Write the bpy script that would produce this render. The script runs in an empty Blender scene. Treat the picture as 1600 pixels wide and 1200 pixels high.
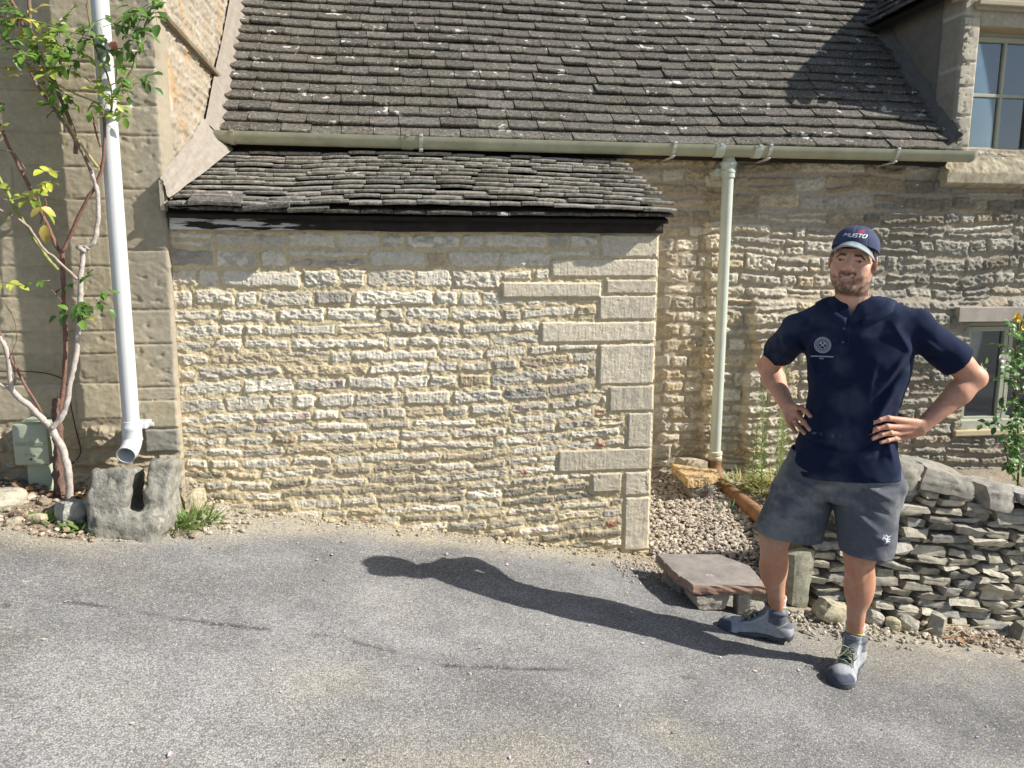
import bpy, bmesh, math, random
import numpy as np
from mathutils import Vector, Matrix
from mathutils.bvhtree import BVHTree
random.seed(7)
SC = bpy.context.scene
COL = SC.collection
# ------------------------------------------------------------------ camera, sky, sun, exposure
FPX = 1202.0
PITCH, YAW, ROLL = math.radians(9), math.radians(8.5), math.radians(.25)
CAM = np.array([0, 0, 1.62])
FW = np.array([math.sin(YAW)*math.cos(PITCH), math.cos(YAW)*math.cos(PITCH), -math.sin(PITCH)])
_r0 = np.array([math.cos(YAW), -math.sin(YAW), 0]); _u0 = np.cross(_r0, FW)
RT = _r0*math.cos(ROLL) + _u0*math.sin(ROLL); UP = np.cross(RT, FW)
cd = bpy.data.cameras.new("camera"); cam = bpy.data.objects.new("camera", cd); COL.objects.link(cam)
cd.sensor_fit = 'HORIZONTAL'; cd.sensor_width = 36; cd.lens = 36*FPX/1600; cd.clip_end = 500; cd.clip_start = .05
cam.matrix_world = Matrix(((RT[0], UP[0], -FW[0], CAM[0]), (RT[1], UP[1], -FW[1], CAM[1]), (RT[2], UP[2], -FW[2], CAM[2]), (0, 0, 0, 1)))
SC.camera = cam
SUND = np.array([.80, -.25, .625]); SUND /= np.linalg.norm(SUND)      # towards the sun
w = bpy.data.worlds.new("World"); SC.world = w; w.use_nodes = True
nt = w.node_tree; sky = nt.nodes.new('ShaderNodeTexSky'); sky.sky_type = 'NISHITA'; sky.sun_disc = False
sky.sun_elevation = math.asin(SUND[2]); sky.sun_rotation = math.atan2(SUND[0], SUND[1])
nt.links.new(sky.outputs[0], nt.nodes['Background'].inputs[0]); nt.nodes['Background'].inputs[1].default_value = .085
sl = bpy.data.lights.new("sun", 'SUN'); sl.energy = 5; sl.angle = math.radians(.5); sl.color = (1, .95, .87)
so = bpy.data.objects.new("sun", sl); COL.objects.link(so); so.location = (6, -3, 8)
so.rotation_euler = Vector(SUND).to_track_quat('Z', 'Y').to_euler()
SC.view_settings.view_transform = 'Standard'; SC.view_settings.look = 'None'
SC.view_settings.exposure = .68; SC.view_settings.gamma = 1

def ray(px, py): return FW + RT*(px-800)/FPX - UP*(py-600)/FPX
def atY(px, py, Y):
    r = ray(px, py); return CAM + r*(Y/r[1])
def gz(x, y=0):
    """height of the sloping lane"""
    x = np.asarray(x, float)
    return .185 - .172*9*np.tanh(x/9)

# ------------------------------------------------------------------ noise
def _h(ix, iy, iz, seed):
    n = (ix.astype(np.int64)*374761393 + iy.astype(np.int64)*668265263 + iz.astype(np.int64)*2147483647 + seed*974634777) & 0xffffffff
    n = ((n ^ (n >> 13))*1274126177) & 0xffffffff
    n = ((n ^ (n >> 16))*2246822519) & 0xffffffff
    return ((n ^ (n >> 15)) & 0xffffff)/float(0xffffff)
def noise3(x, y, z, seed=0):
    x, y, z = np.broadcast_arrays(np.asarray(x, float), y, z)
    ix, iy, iz = np.floor(x), np.floor(y), np.floor(z)
    fx, fy, fz = x-ix, y-iy, z-iz
    fx = fx*fx*(3-2*fx); fy = fy*fy*(3-2*fy); fz = fz*fz*(3-2*fz)
    r = 0
    for a in (0, 1):
        wx = fx if a else 1-fx
        for b in (0, 1):
            wy = fy if b else 1-fy
            for c in (0, 1):
                wz = fz if c else 1-fz
                r = r + wx*wy*wz*_h(ix+a, iy+b, iz+c, seed)
    return r*2-1
def noise2(x, y, seed=0):
    x, y = np.broadcast_arrays(np.asarray(x, float), y)
    ix, iy = np.floor(x), np.floor(y); fx, fy = x-ix, y-iy
    fx = fx*fx*(3-2*fx); fy = fy*fy*(3-2*fy); z0 = np.zeros_like(ix)
    r = 0
    for a in (0, 1):
        wx = fx if a else 1-fx
        for b in (0, 1):
            r = r + wx*(fy if b else 1-fy)*_h(ix+a, iy+b, z0, seed)
    return r*2-1
def fbm2(x, y, oct=4, seed=0, gain=.5):
    r = 0; a = 1; s = 0
    for k in range(oct):
        r = r + a*noise2(x*2**k+k*7.3, y*2**k+k*3.1, seed+k); s += a; a *= gain
    return r/s
def fbm3(x, y, z, oct=3, seed=0, gain=.5):
    r = 0; a = 1; s = 0
    for k in range(oct):
        r = r + a*noise3(x*2**k+k*7.3, y*2**k, z*2**k+k*3.1, seed+k); s += a; a *= gain
    return r/s
def sstep(a, b, x):
    t = np.clip((x-a)/(b-a), 0, 1); return t*t*(3-2*t)

# ------------------------------------------------------------------ objects
def tag(o, label=None, cat=None, group=None, kind=None):
    if label: o['label'] = label
    if cat: o['category'] = cat
    if group: o['group'] = group
    if kind: o['kind'] = kind
    return o
def thing(name, label, cat, loc=(0, 0, 0), rotz=0, group=None):
    o = bpy.data.objects.new(name, None); COL.objects.link(o); o.empty_display_size = .1
    o.location = loc; o.rotation_euler = (0, 0, rotz)
    return tag(o, label, cat, group)
def link(name, me, parent=None, mat=None):
    o = bpy.data.objects.new(name, me); COL.objects.link(o)
    if mat is not None:
        for m in (mat if isinstance(mat, (list, tuple)) else [mat]): me.materials.append(m)
    if parent is not None:
        o.parent = parent
        # all meshes are written in world coordinates: undo the parent's offset
        o.matrix_parent_inverse = parent_world(parent).inverted()
    return o
def parent_world(p):
    m = Matrix.Translation(p.location) @ p.rotation_euler.to_matrix().to_4x4()
    m = p.matrix_parent_inverse @ m if p.parent is not None else m
    return (parent_world(p.parent) @ m) if p.parent is not None else m
def npmesh(name, V, Fq, col=None, smooth=True, tri=None):
    """mesh from numpy verts, quads (and tris), optional per-vertex albedo"""
    me = bpy.data.meshes.new(name)
    V = np.asarray(V, np.float32); Fq = np.asarray(Fq, np.int32).reshape(-1, 4)
    T = np.zeros((0, 3), np.int32) if tri is None else np.asarray(tri, np.int32).reshape(-1, 3)
    me.vertices.add(len(V)); me.vertices.foreach_set('co', V.ravel())
    me.loops.add(Fq.size+T.size); me.loops.foreach_set('vertex_index', np.concatenate([Fq.ravel(), T.ravel()]))
    n = len(Fq)+len(T); me.polygons.add(n)
    st = np.concatenate([np.arange(len(Fq))*4, Fq.size+np.arange(len(T))*3]).astype(np.int32)
    me.polygons.foreach_set('loop_start', st)
    me.update(calc_edges=True)
    me.polygons.foreach_set('use_smooth', np.full(n, bool(smooth)))
    if col is not None:
        a = me.color_attributes.new('Col', 'FLOAT_COLOR', 'POINT')
        c = np.ones((len(V), 4), np.float32); c[:, :3] = np.clip(col, .005, .95); a.data.foreach_set('color', c.ravel())
    me.update(); return me

class MB:
    """collects shapes (world coordinates) into ONE mesh"""
    def __init__(s): s.v = []; s.f = []; s.t = []; s.c = []; s.n = 0
    def add(s, V, F=None, T=None, col=(.5, .5, .5)):
        V = np.asarray(V, float); s.v.append(V)
        if F is not None and len(F): s.f.append(np.asarray(F).reshape(-1, 4)+s.n)
        if T is not None and len(T): s.t.append(np.asarray(T).reshape(-1, 3)+s.n)
        c = np.asarray(col, float); s.c.append(np.broadcast_to(c, (len(V), 3)).copy()); s.n += len(V)
    def box(s, x0, x1, y0, y1, z0, z1, col=(.5, .5, .5), M=None, jit=0, bev=0):
        if bev:
            o = []; b = bev
            bm = bmesh.new(); bmesh.ops.create_cube(bm, size=1)
            for v in bm.verts: v.co = ((x0+x1)/2+v.co.x*(x1-x0), (y0+y1)/2+v.co.y*(y1-y0), (z0+z1)/2+v.co.z*(z1-z0))
            bmesh.ops.bevel(bm, geom=bm.edges[:]+bm.verts[:], offset=b, segments=2, affect='EDGES', profile=.5)
            bm.verts.index_update(); V = np.array([v.co[:] for v in bm.verts])
            F = [[v.index for v in f.verts] for f in bm.faces]
            F4 = [f for f in F if len(f) == 4]; T = [f for f in F if len(f) == 3]
            for f in F:
                if len(f) > 4: T += [[f[0], f[k], f[k+1]] for k in range(1, len(f)-1)]
            bm.free()
        else:
            V = np.array([[x, y, z] for x in (x0, x1) for y in (y0, y1) for z in (z0, z1)], float)
            F4 = [[0, 1, 3, 2], [4, 6, 7, 5], [0, 4, 5, 1], [2, 3, 7, 6], [0, 2, 6, 4], [1, 5, 7, 3]]; T = None
        if jit: V += np.random.RandomState(s.n).uniform(-jit, jit, V.shape)
        if M is not None: V = V@np.array(M)[:3, :3].T+np.array(M)[:3, 3]
        s.add(V, F4, T, col)
    def tube(s, P, R, seg=12, col=(.5, .5, .5), cap=True, wob=0, cols=None):
        P = np.asarray(P, float); n = len(P); R = np.broadcast_to(np.asarray(R, float), (n,))
        T = np.gradient(P, axis=0) if n > 2 else np.repeat([P[-1]-P[0]], n, 0)
        T = T/np.linalg.norm(T, axis=1)[:, None]
        a = np.array([0, 0, 1.]) if abs(T[0][2]) < .9 else np.array([1., 0, 0])
        N = np.cross(T[0], a); N /= np.linalg.norm(N); V = []
        th = np.linspace(0, 2*np.pi, seg, endpoint=False)
        for k in range(n):
            N = N-T[k]*(N@T[k]); N /= np.linalg.norm(N); B = np.cross(T[k], N)
            rr = R[k]*(1+(wob*noise2(th*1.3+k*.7, th*0+s.n, 5) if wob else 0))
            V.append(P[k]+np.outer(np.cos(th)*rr, N)+np.outer(np.sin(th)*rr, B))
        V = np.concatenate(V); F = []
        for k in range(n-1):
            for j in range(seg):
                j2 = (j+1) % seg; F.append([k*seg+j, k*seg+j2, (k+1)*seg+j2, (k+1)*seg+j])
        T3 = []
        if cap:
            V = np.vstack([V, P[0], P[-1]]); a0, a1 = n*seg, n*seg+1
            for j in range(seg):
                j2 = (j+1) % seg; T3 += [[a0, j2, j], [a1, (n-1)*seg+j, (n-1)*seg+j2]]
        c = col
        if cols is not None:
            c = np.repeat(np.asarray(cols, float), seg, 0)
            if cap: c = np.vstack([c, c[0], c[-1]])
        s.add(V, F, T3, c)
    def build(s, name, mat, parent=None, smooth=False):
        V = np.concatenate(s.v); F = np.concatenate(s.f) if s.f else np.zeros((0, 4), int)
        T = np.concatenate(s.t) if s.t else None
        me = npmesh(name, V, F, np.concatenate(s.c), smooth, T)
        return link(name, me, parent, mat)
def smooth_by_angle(o, ang=40):
    me = o.data; a = math.radians(ang)
    me.polygons.foreach_set('use_smooth', np.ones(len(me.polygons), bool))
    bm = bmesh.new(); bm.from_mesh(me)
    for e in bm.edges:
        e.smooth = len(e.link_faces) == 2 and e.calc_face_angle(0) < a
    bm.to_mesh(me); bm.free()
def spline(P, n=8):
    """Catmull-Rom through points"""
    P = np.asarray(P, float); Q = np.vstack([2*P[0]-P[1], P, 2*P[-1]-P[-2]]); o = []
    for k in range(1, len(Q)-2):
        for t in np.linspace(0, 1, n, endpoint=False):
            a, b, c, d = Q[k-1:k+3]
            o.append(.5*((2*b)+(c-a)*t+(2*a-5*b+4*c-d)*t*t+(3*b-a-3*c+d)*t**3))
    o.append(P[-1]); return np.array(o)

# ------------------------------------------------------------------ materials (procedural)
def mat(name, color=None, rough=.85, bump=.3, bscale=120, var=.25, vscale=25, spots=None, metal=0, spec=.3, bdist=.004, sss=0, extra=None, coat=0):
    """Principled; base = flat colour or the mesh's own albedo attribute, times noise variation"""
    m = bpy.data.materials.new(name); m.use_nodes = True; N = m.node_tree.nodes; L = m.node_tree.links
    p = N['Principled BSDF']; p.inputs['Roughness'].default_value = rough; p.inputs['Metallic'].default_value = metal
    p.inputs['Specular IOR Level'].default_value = spec
    tc = N.new('ShaderNodeTexCoord')
    if color is None:
        b = N.new('ShaderNodeVertexColor'); b.layer_name = 'Col'; base = b.outputs[0]
    else:
        b = N.new('ShaderNodeRGB'); b.outputs[0].default_value = (*color, 1); base = b.outputs[0]
    if var:
        n = N.new('ShaderNodeTexNoise'); n.inputs['Scale'].default_value = vscale; n.inputs['Detail'].default_value = 6; n.inputs['Roughness'].default_value = .65
        L.new(tc.outputs['Object'], n.inputs['Vector'])
        r = N.new('ShaderNodeMapRange'); r.inputs['From Min'].default_value = .3; r.inputs['From Max'].default_value = .7
        r.inputs['To Min'].default_value = 1-var; r.inputs['To Max'].default_value = 1+var; L.new(n.outputs[0], r.inputs[0])
        x = N.new('ShaderNodeVectorMath'); x.operation = 'SCALE'; L.new(base, x.inputs[0]); L.new(r.outputs[0], x.inputs['Scale']); base = x.outputs[0]
    for sp in (spots or []):      # (colour, scale, threshold, softness, strength)
        n = N.new('ShaderNodeTexNoise'); n.inputs['Scale'].default_value = sp[1]; n.inputs['Detail'].default_value = 4; n.inputs['Roughness'].default_value = .6
        if len(sp) > 5: n.inputs['Distortion'].default_value = sp[5]
        mp = N.new('ShaderNodeMapping'); mp.inputs['Location'].default_value = (sp[1]*.37, 3.1+sp[2]*9, 1.7); L.new(tc.outputs['Object'], mp.inputs[0]); L.new(mp.outputs[0], n.inputs['Vector'])
        r = N.new('ShaderNodeMapRange'); r.inputs['From Min'].default_value = sp[2]; r.inputs['From Max'].default_value = sp[2]+sp[3]
        r.inputs['To Max'].default_value = sp[4]; L.new(n.outputs[0], r.inputs[0])
        mx = N.new('ShaderNodeMix'); mx.data_type = 'RGBA'; L.new(r.outputs[0], mx.inputs[0]); L.new(base, mx.inputs[6]); mx.inputs[7].default_value = (*sp[0], 1); base = mx.outputs[2]
    L.new(base, p.inputs['Base Color'])
    if bump:
        n = N.new('ShaderNodeTexNoise'); n.inputs['Scale'].default_value = bscale; n.inputs['Detail'].default_value = 5; n.inputs['Roughness'].default_value = .7
        L.new(tc.outputs['Object'], n.inputs['Vector'])
        bp = N.new('ShaderNodeBump'); bp.inputs['Strength'].default_value = bump; bp.inputs['Distance'].default_value = bdist
        L.new(n.outputs[0], bp.inputs['Height']); L.new(bp.outputs[0], p.inputs['Normal'])
    if sss:
        p.inputs['Subsurface Weight'].default_value = sss; p.inputs['Subsurface Scale'].default_value = .006
        p.inputs['Subsurface Radius'].default_value = (1, .35, .2)
    if coat: p.inputs['Coat Weight'].default_value = coat
    return m
# ------------------------------------------------------------------ masonry relief: every wall is a real height field
def lay(u0, u1, v0, v1, courses, lens, rs, pal, gap=.014, prot=(.008, .026), tooled=.25, tiltamp=.03, split=.12, hj=.12):
    """coursed stones from the top (v1) down; courses = list of heights, repeated random tail"""
    out = []; v = v1; k = 0
    while v > v0:
        h = courses[k] if k < len(courses) else rs.uniform(*courses[-1]) if isinstance(courses[-1], tuple) else courses[-1]
        if isinstance(h, tuple): h = rs.uniform(*h)
        u = u0-rs.uniform(0, .1)
        while u < u1:
            L = rs.uniform(*lens)*(1+.8*(rs.rand() < .15))
            if rs.rand() < split and h > .06:
                m = rs.uniform(.4, .6); parts = [(v-h*m, v), (v-h, v-h*m)]
            else:
                parts = [(v-h, v)]
            for (a, b) in parts:
                hh = b-a; e0 = rs.uniform(0, hj)*hh; e1 = rs.uniform(0, hj)*hh
                out.append(dict(u0=u+gap/2, u1=u+L-gap/2, v0=a+gap/2+e0*.5, v1=b-gap/2-e1*.5, h=rs.uniform(*prot),
                                tilt=rs.uniform(-tiltamp, tiltamp), col=pal(rs, v), tool=rs.rand() < tooled, r=rs.uniform(.006, .016), s=rs.randint(9999)))
            u += L
        v -= h; k += 1
    return out
def raster(us, vs, stones, mort, seed, warp=(.010, .006), bevel=.010, rough=.006, quoins=(), mrel=.003, gapd=0, blot=((.30, .29, .27), .5), curve=None):
    U, V = np.meshgrid(us, vs); sh = U.shape
    n1 = fbm2(U*18, V*26, 5, seed); n2 = fbm2(U*16+9, V*22, 4, seed+31)
    big = fbm2(U*2.2, V*2.2, 3, seed+5)
    facer = fbm2(U*34, V*52, 5, seed+11, .72); ridge = 1-np.abs(fbm2(U*22, V*34, 3, seed+17))*2.2
    fine = fbm2(U*100, V*130, 3, seed+41, .8)
    tool = .35*np.sin(2*np.pi*(U*70+1.6*n1+.5*big))*(.4+.6*noise2(U*9, V*9, seed+8))+.75*noise2(U*130, V*12, seed+3)
    H = mrel*fbm2(U*30, V*30, 3, seed+21)+.0012*fine-gapd
    C = np.empty(sh+(3,)); C[:] = mort
    C *= (1+.10*fbm2(U*12, V*12, 3, seed+2)+.08*fine)[..., None]
    Uw = U+warp[0]*n1; Vw = V+warp[1]*n2+.012*big
    if curve is not None: Vw = Vw+curve(U, V)
    DQ = np.full(sh, 9.)
    du = us[1]-us[0]; dv = vs[1]-vs[0]
    def win(s, m=.05):
        i0 = max(0, int((s['u0']-m-us[0])/du)); i1 = min(len(us), int((s['u1']+m-us[0])/du)+2)
        j0 = max(0, int((s['v0']-m-vs[0])/dv)); j1 = min(len(vs), int((s['v1']+m-vs[0])/dv)+2)
        return (slice(j0, j1), slice(i0, i1)) if i1 > i0 and j1 > j0 else None
    def sdf(s, X, Y):
        cu, cv = (s['u0']+s['u1'])/2, (s['v0']+s['v1'])/2; hu, hv = (s['u1']-s['u0'])/2, (s['v1']-s['v0'])/2
        r = min(s['r'], hv*.9, hu*.9); x = X-cu; y = Y-cv-s['tilt']*x
        qx = np.abs(x)-hu+r; qy = np.abs(y)-hv+r
        return np.hypot(np.maximum(qx, 0), np.maximum(qy, 0))+np.minimum(np.maximum(qx, qy), 0)-r
    for q in quoins:
        w_ = win(q, .03)
        if w_ is None: continue
        Q = sdf(q, U[w_]+.0040*n1[w_], V[w_]+.0035*n2[w_]); DQ[w_] = np.minimum(DQ[w_], Q)
    m50 = .075 if curve is not None else .05
    for s in stones:
        w_ = win(s, m50)
        if w_ is None: continue
        d = np.maximum(sdf(s, Uw[w_], Vw[w_]), .016-DQ[w_])
        ins = d < 0
        if not ins.any(): continue
        f = np.clip(-d/bevel, 0, 1)**.6
        rr = np.random.RandomState(s['s']); sl = rr.uniform(-1, 1, 2)*.25
        X = (U[w_]-(s['u0']+s['u1'])/2); Y = V[w_]-(s['v0']+s['v1'])/2
        h = s['h']+sl[0]*.04*X+sl[1]*.3*Y
        if s['tool']: h = h+rough*(.30*tool[w_]+.7*facer[w_]+.35*ridge[w_])
        else: h = h+rough*(1.3*facer[w_]+.9*ridge[w_]-.4)
        hh = gapd+H[w_]*0+(f*(h+gapd))-gapd+.0018*fine[w_]
        H[w_] = np.where(ins, np.maximum(hh, -gapd), H[w_])
        bl = sstep(.05, .5, big[w_]*.4+n1[w_]*.8+rr.uniform(-.5, .35))[..., None]*blot[1]
        c = np.array(s['col'])*(1+.16*facer[w_]+.10*fine[w_])[..., None]
        c = c*(1-bl)+np.array(blot[0])*bl
        if 'spot' in s: 
            sp = sstep(.1, .45, n2[w_]+.3*facer[w_])[..., None]*.75; c = c*(1-sp)+np.array(s['spot'])*sp
        edge = sstep(0, .5, f)[..., None]
        C[w_] = np.where(ins[..., None], C[w_]*(1-edge)+c*edge, C[w_])
    for q in quoins:
        w_ = win(q, .03)
        if w_ is None: continue
        d = sdf(q, U[w_]+.0040*n1[w_], V[w_]+.0035*n2[w_]); ins = d < 0
        f = np.clip(-d/.007, 0, 1)**.6; X = U[w_]-(q['u0']+q['u1'])/2
        h = q['h']+(.0009*tool[w_]*q['tool'])+.0020*facer[w_]+.0010*ridge[w_]
        pit = sstep(.25, .6, n1[w_])*.005*(1-q['tool']); hh = f*(h-pit)+.0005*fine[w_]
        H[w_] = np.where(ins, hh, H[w_])
        c = np.array(q['col'])*(1+.12*facer[w_]+.10*n2[w_]+.07*fine[w_])[..., None]
        bl = sstep(.1, .6, big[w_]*.5+n2[w_]*.8)[..., None]*blot[1]*.8; c = c*(1-bl)+np.array(blot[0])*1.15*bl
        if 'spot' in q:
            sp = sstep(.2, .5, n1[w_]+.4*facer[w_])[..., None]*.7; c = c*(1-sp)+np.array(q['spot'])*sp
        C[w_] = np.where(ins[..., None], c, C[w_])
    return U, V, H, C
def relief(name, O, U3, V3, N3, U, V, H, C, parent, material, depth=.3, hole=None):
    """grid mesh with its edges folded back by depth: a solid slab of masonry"""
    O, U3, V3, N3 = map(lambda a: np.array(a, float), (O, U3, V3, N3))
    P = O+U[..., None]*U3+V[..., None]*V3+H[..., None]*N3
    ny, nx = U.shape; idx = np.arange(ny*nx).reshape(ny, nx)
    F = np.stack([idx[:-1, :-1], idx[:-1, 1:], idx[1:, 1:], idx[1:, :-1]], -1).reshape(-1, 4)
    if np.dot(np.cross(U3, V3), N3) < 0: F = F[:, ::-1]
    if hole is not None:
        uc = (U[:-1, :-1]+U[1:, 1:])/2; vc = (V[:-1, :-1]+V[1:, 1:])/2
        keep = np.ones(uc.shape, bool)
        for (a, b, c, d) in (hole if isinstance(hole, list) else [hole]): keep &= ~((uc > a) & (uc < b) & (vc > c) & (vc < d))
        F = F[keep.ravel()]
    b = np.concatenate([idx[0, :], idx[1:, -1], idx[-1, :-1][::-1], idx[1:-1, 0][::-1]])
    V0 = P.reshape(-1, 3); Cc = C.reshape(-1, 3); back = V0[b]-((V0[b]-O)@N3)[:, None]*N3-depth*N3
    bi = len(V0)+np.arange(len(b)); b2 = np.roll(b, -1); bi2 = np.roll(bi, -1)
    S = np.stack([b, bi, bi2, b2], -1)
    if np.dot(np.cross(U3, V3), N3) < 0: S = S[:, ::-1]
    me = npmesh(name, np.vstack([V0, back]), np.vstack([F, S]), np.vstack([Cc, Cc[b]]), True)
    return link(name, me, parent, material)
def rng(a, b, st): return np.arange(a, b+st*.5, st)
M_stone = mat('limestone', None, .93, .9, 170, .16, 70, bdist=.005, spec=.15)
M_wallold = mat('old limestone', None, .95, .9, 150, .2, 50, bdist=.006, spec=.12)
M_ashlar = mat('ashlar', None, .92, .4, 300, .10, 35, spots=[((.42, .24, .07), 14, .68, .05, .55), ((.16, .155, .14), 3.2, .55, .16, .45)], bdist=.002, spec=.15)
M_render = mat('lime render', None, .95, .5, 160, .12, 22, spec=.1)

# ---- the lean-to extension
lean = thing('lean_to', 'low stone lean-to with newly pointed rubble wall, dark timber plate and stone tiled roof', 'lean-to', (.15, 4.1, 0))
rs = np.random.RandomState(3)
def pal_ext(rs, v):
    g = rs.rand()
    if v < .55 and rs.rand() < .55: c = np.array([.33, .295, .225])*rs.uniform(.8, 1.2)
    elif g < .45: c = np.array([.72, .665, .545])*rs.uniform(.88, 1.1)
    elif g < .75: c = np.array([.62, .565, .455])*rs.uniform(.85, 1.1)
    elif g < .9: c = np.array([.48, .44, .37])*rs.uniform(.85, 1.1)
    else: c = np.array([.53, .44, .30])*rs.uniform(.9, 1.1)
    return c
def pxq(x0, y0, x1, y1, Y=4.1, umax=1.413):
    a = atY(x0, y0, Y); b = atY(x1, y1, Y); m = atY((x0+x1)/2, y0, Y)
    c = atY((x0+x1)/2, y1, Y)
    return a[0], min(b[0], umax), c[2], m[2]
quo = []
for (x0, y0, x1, y1, tool, edge) in [(938, 367, 1022, 402, 0, 1), (862, 405, 1022, 432, 1, 1), (947, 437, 1022, 459, 0, 1), (936, 462, 1022, 499, 1, 1), (846, 503, 1020, 534, 1, 1),
        (937, 538, 1018, 600, 1, 1), (952, 603, 1017, 642, 1, 1), (981, 645, 1017, 699, 1, 1), (872, 702, 1016, 735, 1, 1), (976, 737, 1015, 773, 0, 1), (925, 739, 970, 768, 0, 0),
        (976, 777, 1013, 858, 1, 1), (784, 441, 938, 465, 1, 0)]:
    u0, u1, v0, v1 = pxq(x0, y0, x1, y1)
    quo.append(dict(u0=u0, u1=1.413 if edge else u1, v0=v0, v1=v1, h=.010 if edge else .016, tilt=0, tool=tool, r=.006, col=np.array([.62, .555, .43])*rs.uniform(.84, 1.08), s=1))
crs = [.085, .10, .105, .095, .078, .074, .066, .07, .068, .082, .09, .068, .058, .064, .058, .062, .056, .06, .056, .064, .06, (.052, .07)]
st = lay(-1.11, 1.40, -.35, 1.765, crs, (.10, .31), rs, pal_ext, gap=.019, tooled=.28, tiltamp=.025, prot=(.001, .0085), split=.06)
for s in st:
    if s['v1'] < 1.15 and rs.rand() < .16: s['spot'] = (.42, .16, .10) if rs.rand() < .35 else (.40, .27, .25)
us = rng(-1.11, 1.42, .0034); vs = rng(-.34, 1.79, .0034)
U, V, H, C = raster(us, vs, st, (.60, .50, .32), 11, warp=(.020, .013), bevel=.009, rough=.0054, quoins=quo, mrel=.009, blot=((.27, .255, .225), .58),
                    curve=lambda U, V: -.045*sstep(.2, 1.3, U)*sstep(1.6, 1.0, V)+.016*fbm2(U*1.7, V*2.2, 2, 44))
H += .012*sstep(.35, -.1, V-(.185-.172*U))*(.5+fbm2(U*9, V*14, 3, 77))       # rough toe at the ground
# batter: the left end of the wall steps out a little towards the foot
relief('front_wall', (0, 4.1, 0), (1, 0, 0), (0, 0, 1), (0, -1, 0), U, V, H, C, lean, M_stone, .32)
us = rng(4.13, 5.24, .009); vs = rng(-.34, 1.79, .009)
st = lay(4.1, 5.2, -.35, 1.765, crs, (.14, .3), rs, pal_ext, gap=.016)
qs = [dict(u0=4.092, u1=4.092+(.22 if k % 2 else .38), v0=-.3+k*.19, v1=-.3+k*.19+.18, h=.008, tilt=0, tool=1, r=.006, col=(.50, .46, .36), s=1) for k in range(11)]
U, V, H, C = raster(us, vs, st, (.55, .45, .27), 19, quoins=qs, warp=(.014, .009), rough=.006)
zt = 1.83+(U-4.0)*.35; V2 = np.minimum(V, 1.9) + (V > 1.5)*(np.clip(V-1.5, 0, 1)/.29)*np.clip((U-4.1)*.36, 0, 1)
relief('end_wall', (1.395, 0, 0), (0, 1, 0), (0, 0, 1), (1, 0, 0), U, V2, H, C, lean, M_stone, .05)
# dark timber wall plate, two boards, worn white paint near the left end
M_deck = mat('roof timber', (.018, .015, .012), .8, .3, 30, .3, 18)
M_wood = mat('dark stained timber', (.018, .013, .010), .65, .8, 30, .5, 18, spots=[], bdist=.003, spec=.35)
nt = M_wood.node_tree
def paint_patch(m, col, lo, scale=(6, 40, 60), th=.5, wx=None):
    """worn paint: stretched noise, only in a stretch of the board (object space)"""
    N = m.node_tree.nodes; L = m.node_tree.links; p = N['Principled BSDF']; src = p.inputs['Base Color'].links[0].from_socket
    tc = N.new('ShaderNodeTexCoord'); mp = N.new('ShaderNodeMapping'); mp.inputs['Scale'].default_value = scale; L.new(tc.outputs['Object'], mp.inputs[0])
    n = N.new('ShaderNodeTexNoise'); n.inputs['Scale'].default_value = 1; n.inputs['Detail'].default_value = 5; L.new(mp.outputs[0], n.inputs['Vector'])
    sx = N.new('ShaderNodeSeparateXYZ'); L.new(tc.outputs['Object'], sx.inputs[0])
    r = N.new('ShaderNodeMapRange'); r.inputs[1].default_value = wx[0]; r.inputs[2].default_value = wx[1]; r.inputs[3].default_value = lo[0]; r.inputs[4].default_value = lo[1]; L.new(sx.outputs[0], r.inputs[0])
    a = N.new('ShaderNodeMath'); a.operation = 'ADD'; L.new(n.outputs[0], a.inputs[0]); L.new(r.outputs[0], a.inputs[1])
    g = N.new('ShaderNodeMapRange'); g.inputs[1].default_value = th; g.inputs[2].default_value = th+.05; L.new(a.outputs[0], g.inputs[0])
    mx = N.new('ShaderNodeMix'); mx.data_type = 'RGBA'; L.new(g.outputs[0], mx.inputs[0]); L.new(src, mx.inputs[6]); mx.inputs[7].default_value = (*col, 1)
    L.new(mx.outputs[2], p.inputs['Base Color'])
paint_patch(M_wood, (.55, .54, .52), (.13, -.20), th=.60, wx=(-.75, -.1))
def board(x0, x1, y0, y1, z0a, z0b, h, name, n=60, seed=0):
    """long board with a slightly wavy arris and grain, ends at z0a / z0b"""
    xs = np.linspace(x0, x1, n); prof = [(y0, 0), (y0-.0, h*.25), (y0, h*.5), (y0, h*.75), (y0, h), (y1, h), (y1, 0)]
    V = []
    for i, x in enumerate(xs):
        zb = z0a+(z0b-z0a)*(x-x0)/(x1-x0)+.0025*noise2(x*3, 0, seed)
        for k, (y, z) in enumerate(prof): V.append([x, y+(.003*noise2(x*9, k*3.1, seed) if k < 5 else 0), zb+z+(.002*noise2(x*12, k, seed+4))])
    m = len(prof); F = [[i*m+k, (i+1)*m+k, (i+1)*m+(k+1) % m, i*m+(k+1) % m] for i in range(n-1) for k in range(m)]
    T = [[0, k, k+1] for k in range(1, m-1)]+[[(n-1)*m, (n-1)*m+k+1, (n-1)*m+k] for k in range(1, m-1)]
    mb = MB(); mb.add(V, F, T); return mb.build(name, M_wood, lean)
board(-1.10, 1.43, 4.068, 4.30, 1.775, 1.775, .075, 'timber_plate', seed=1)
board(-1.10, 1.425, 4.085, 4.30, 1.852, 1.852, .05, 'timber_fillet', seed=5)

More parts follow.
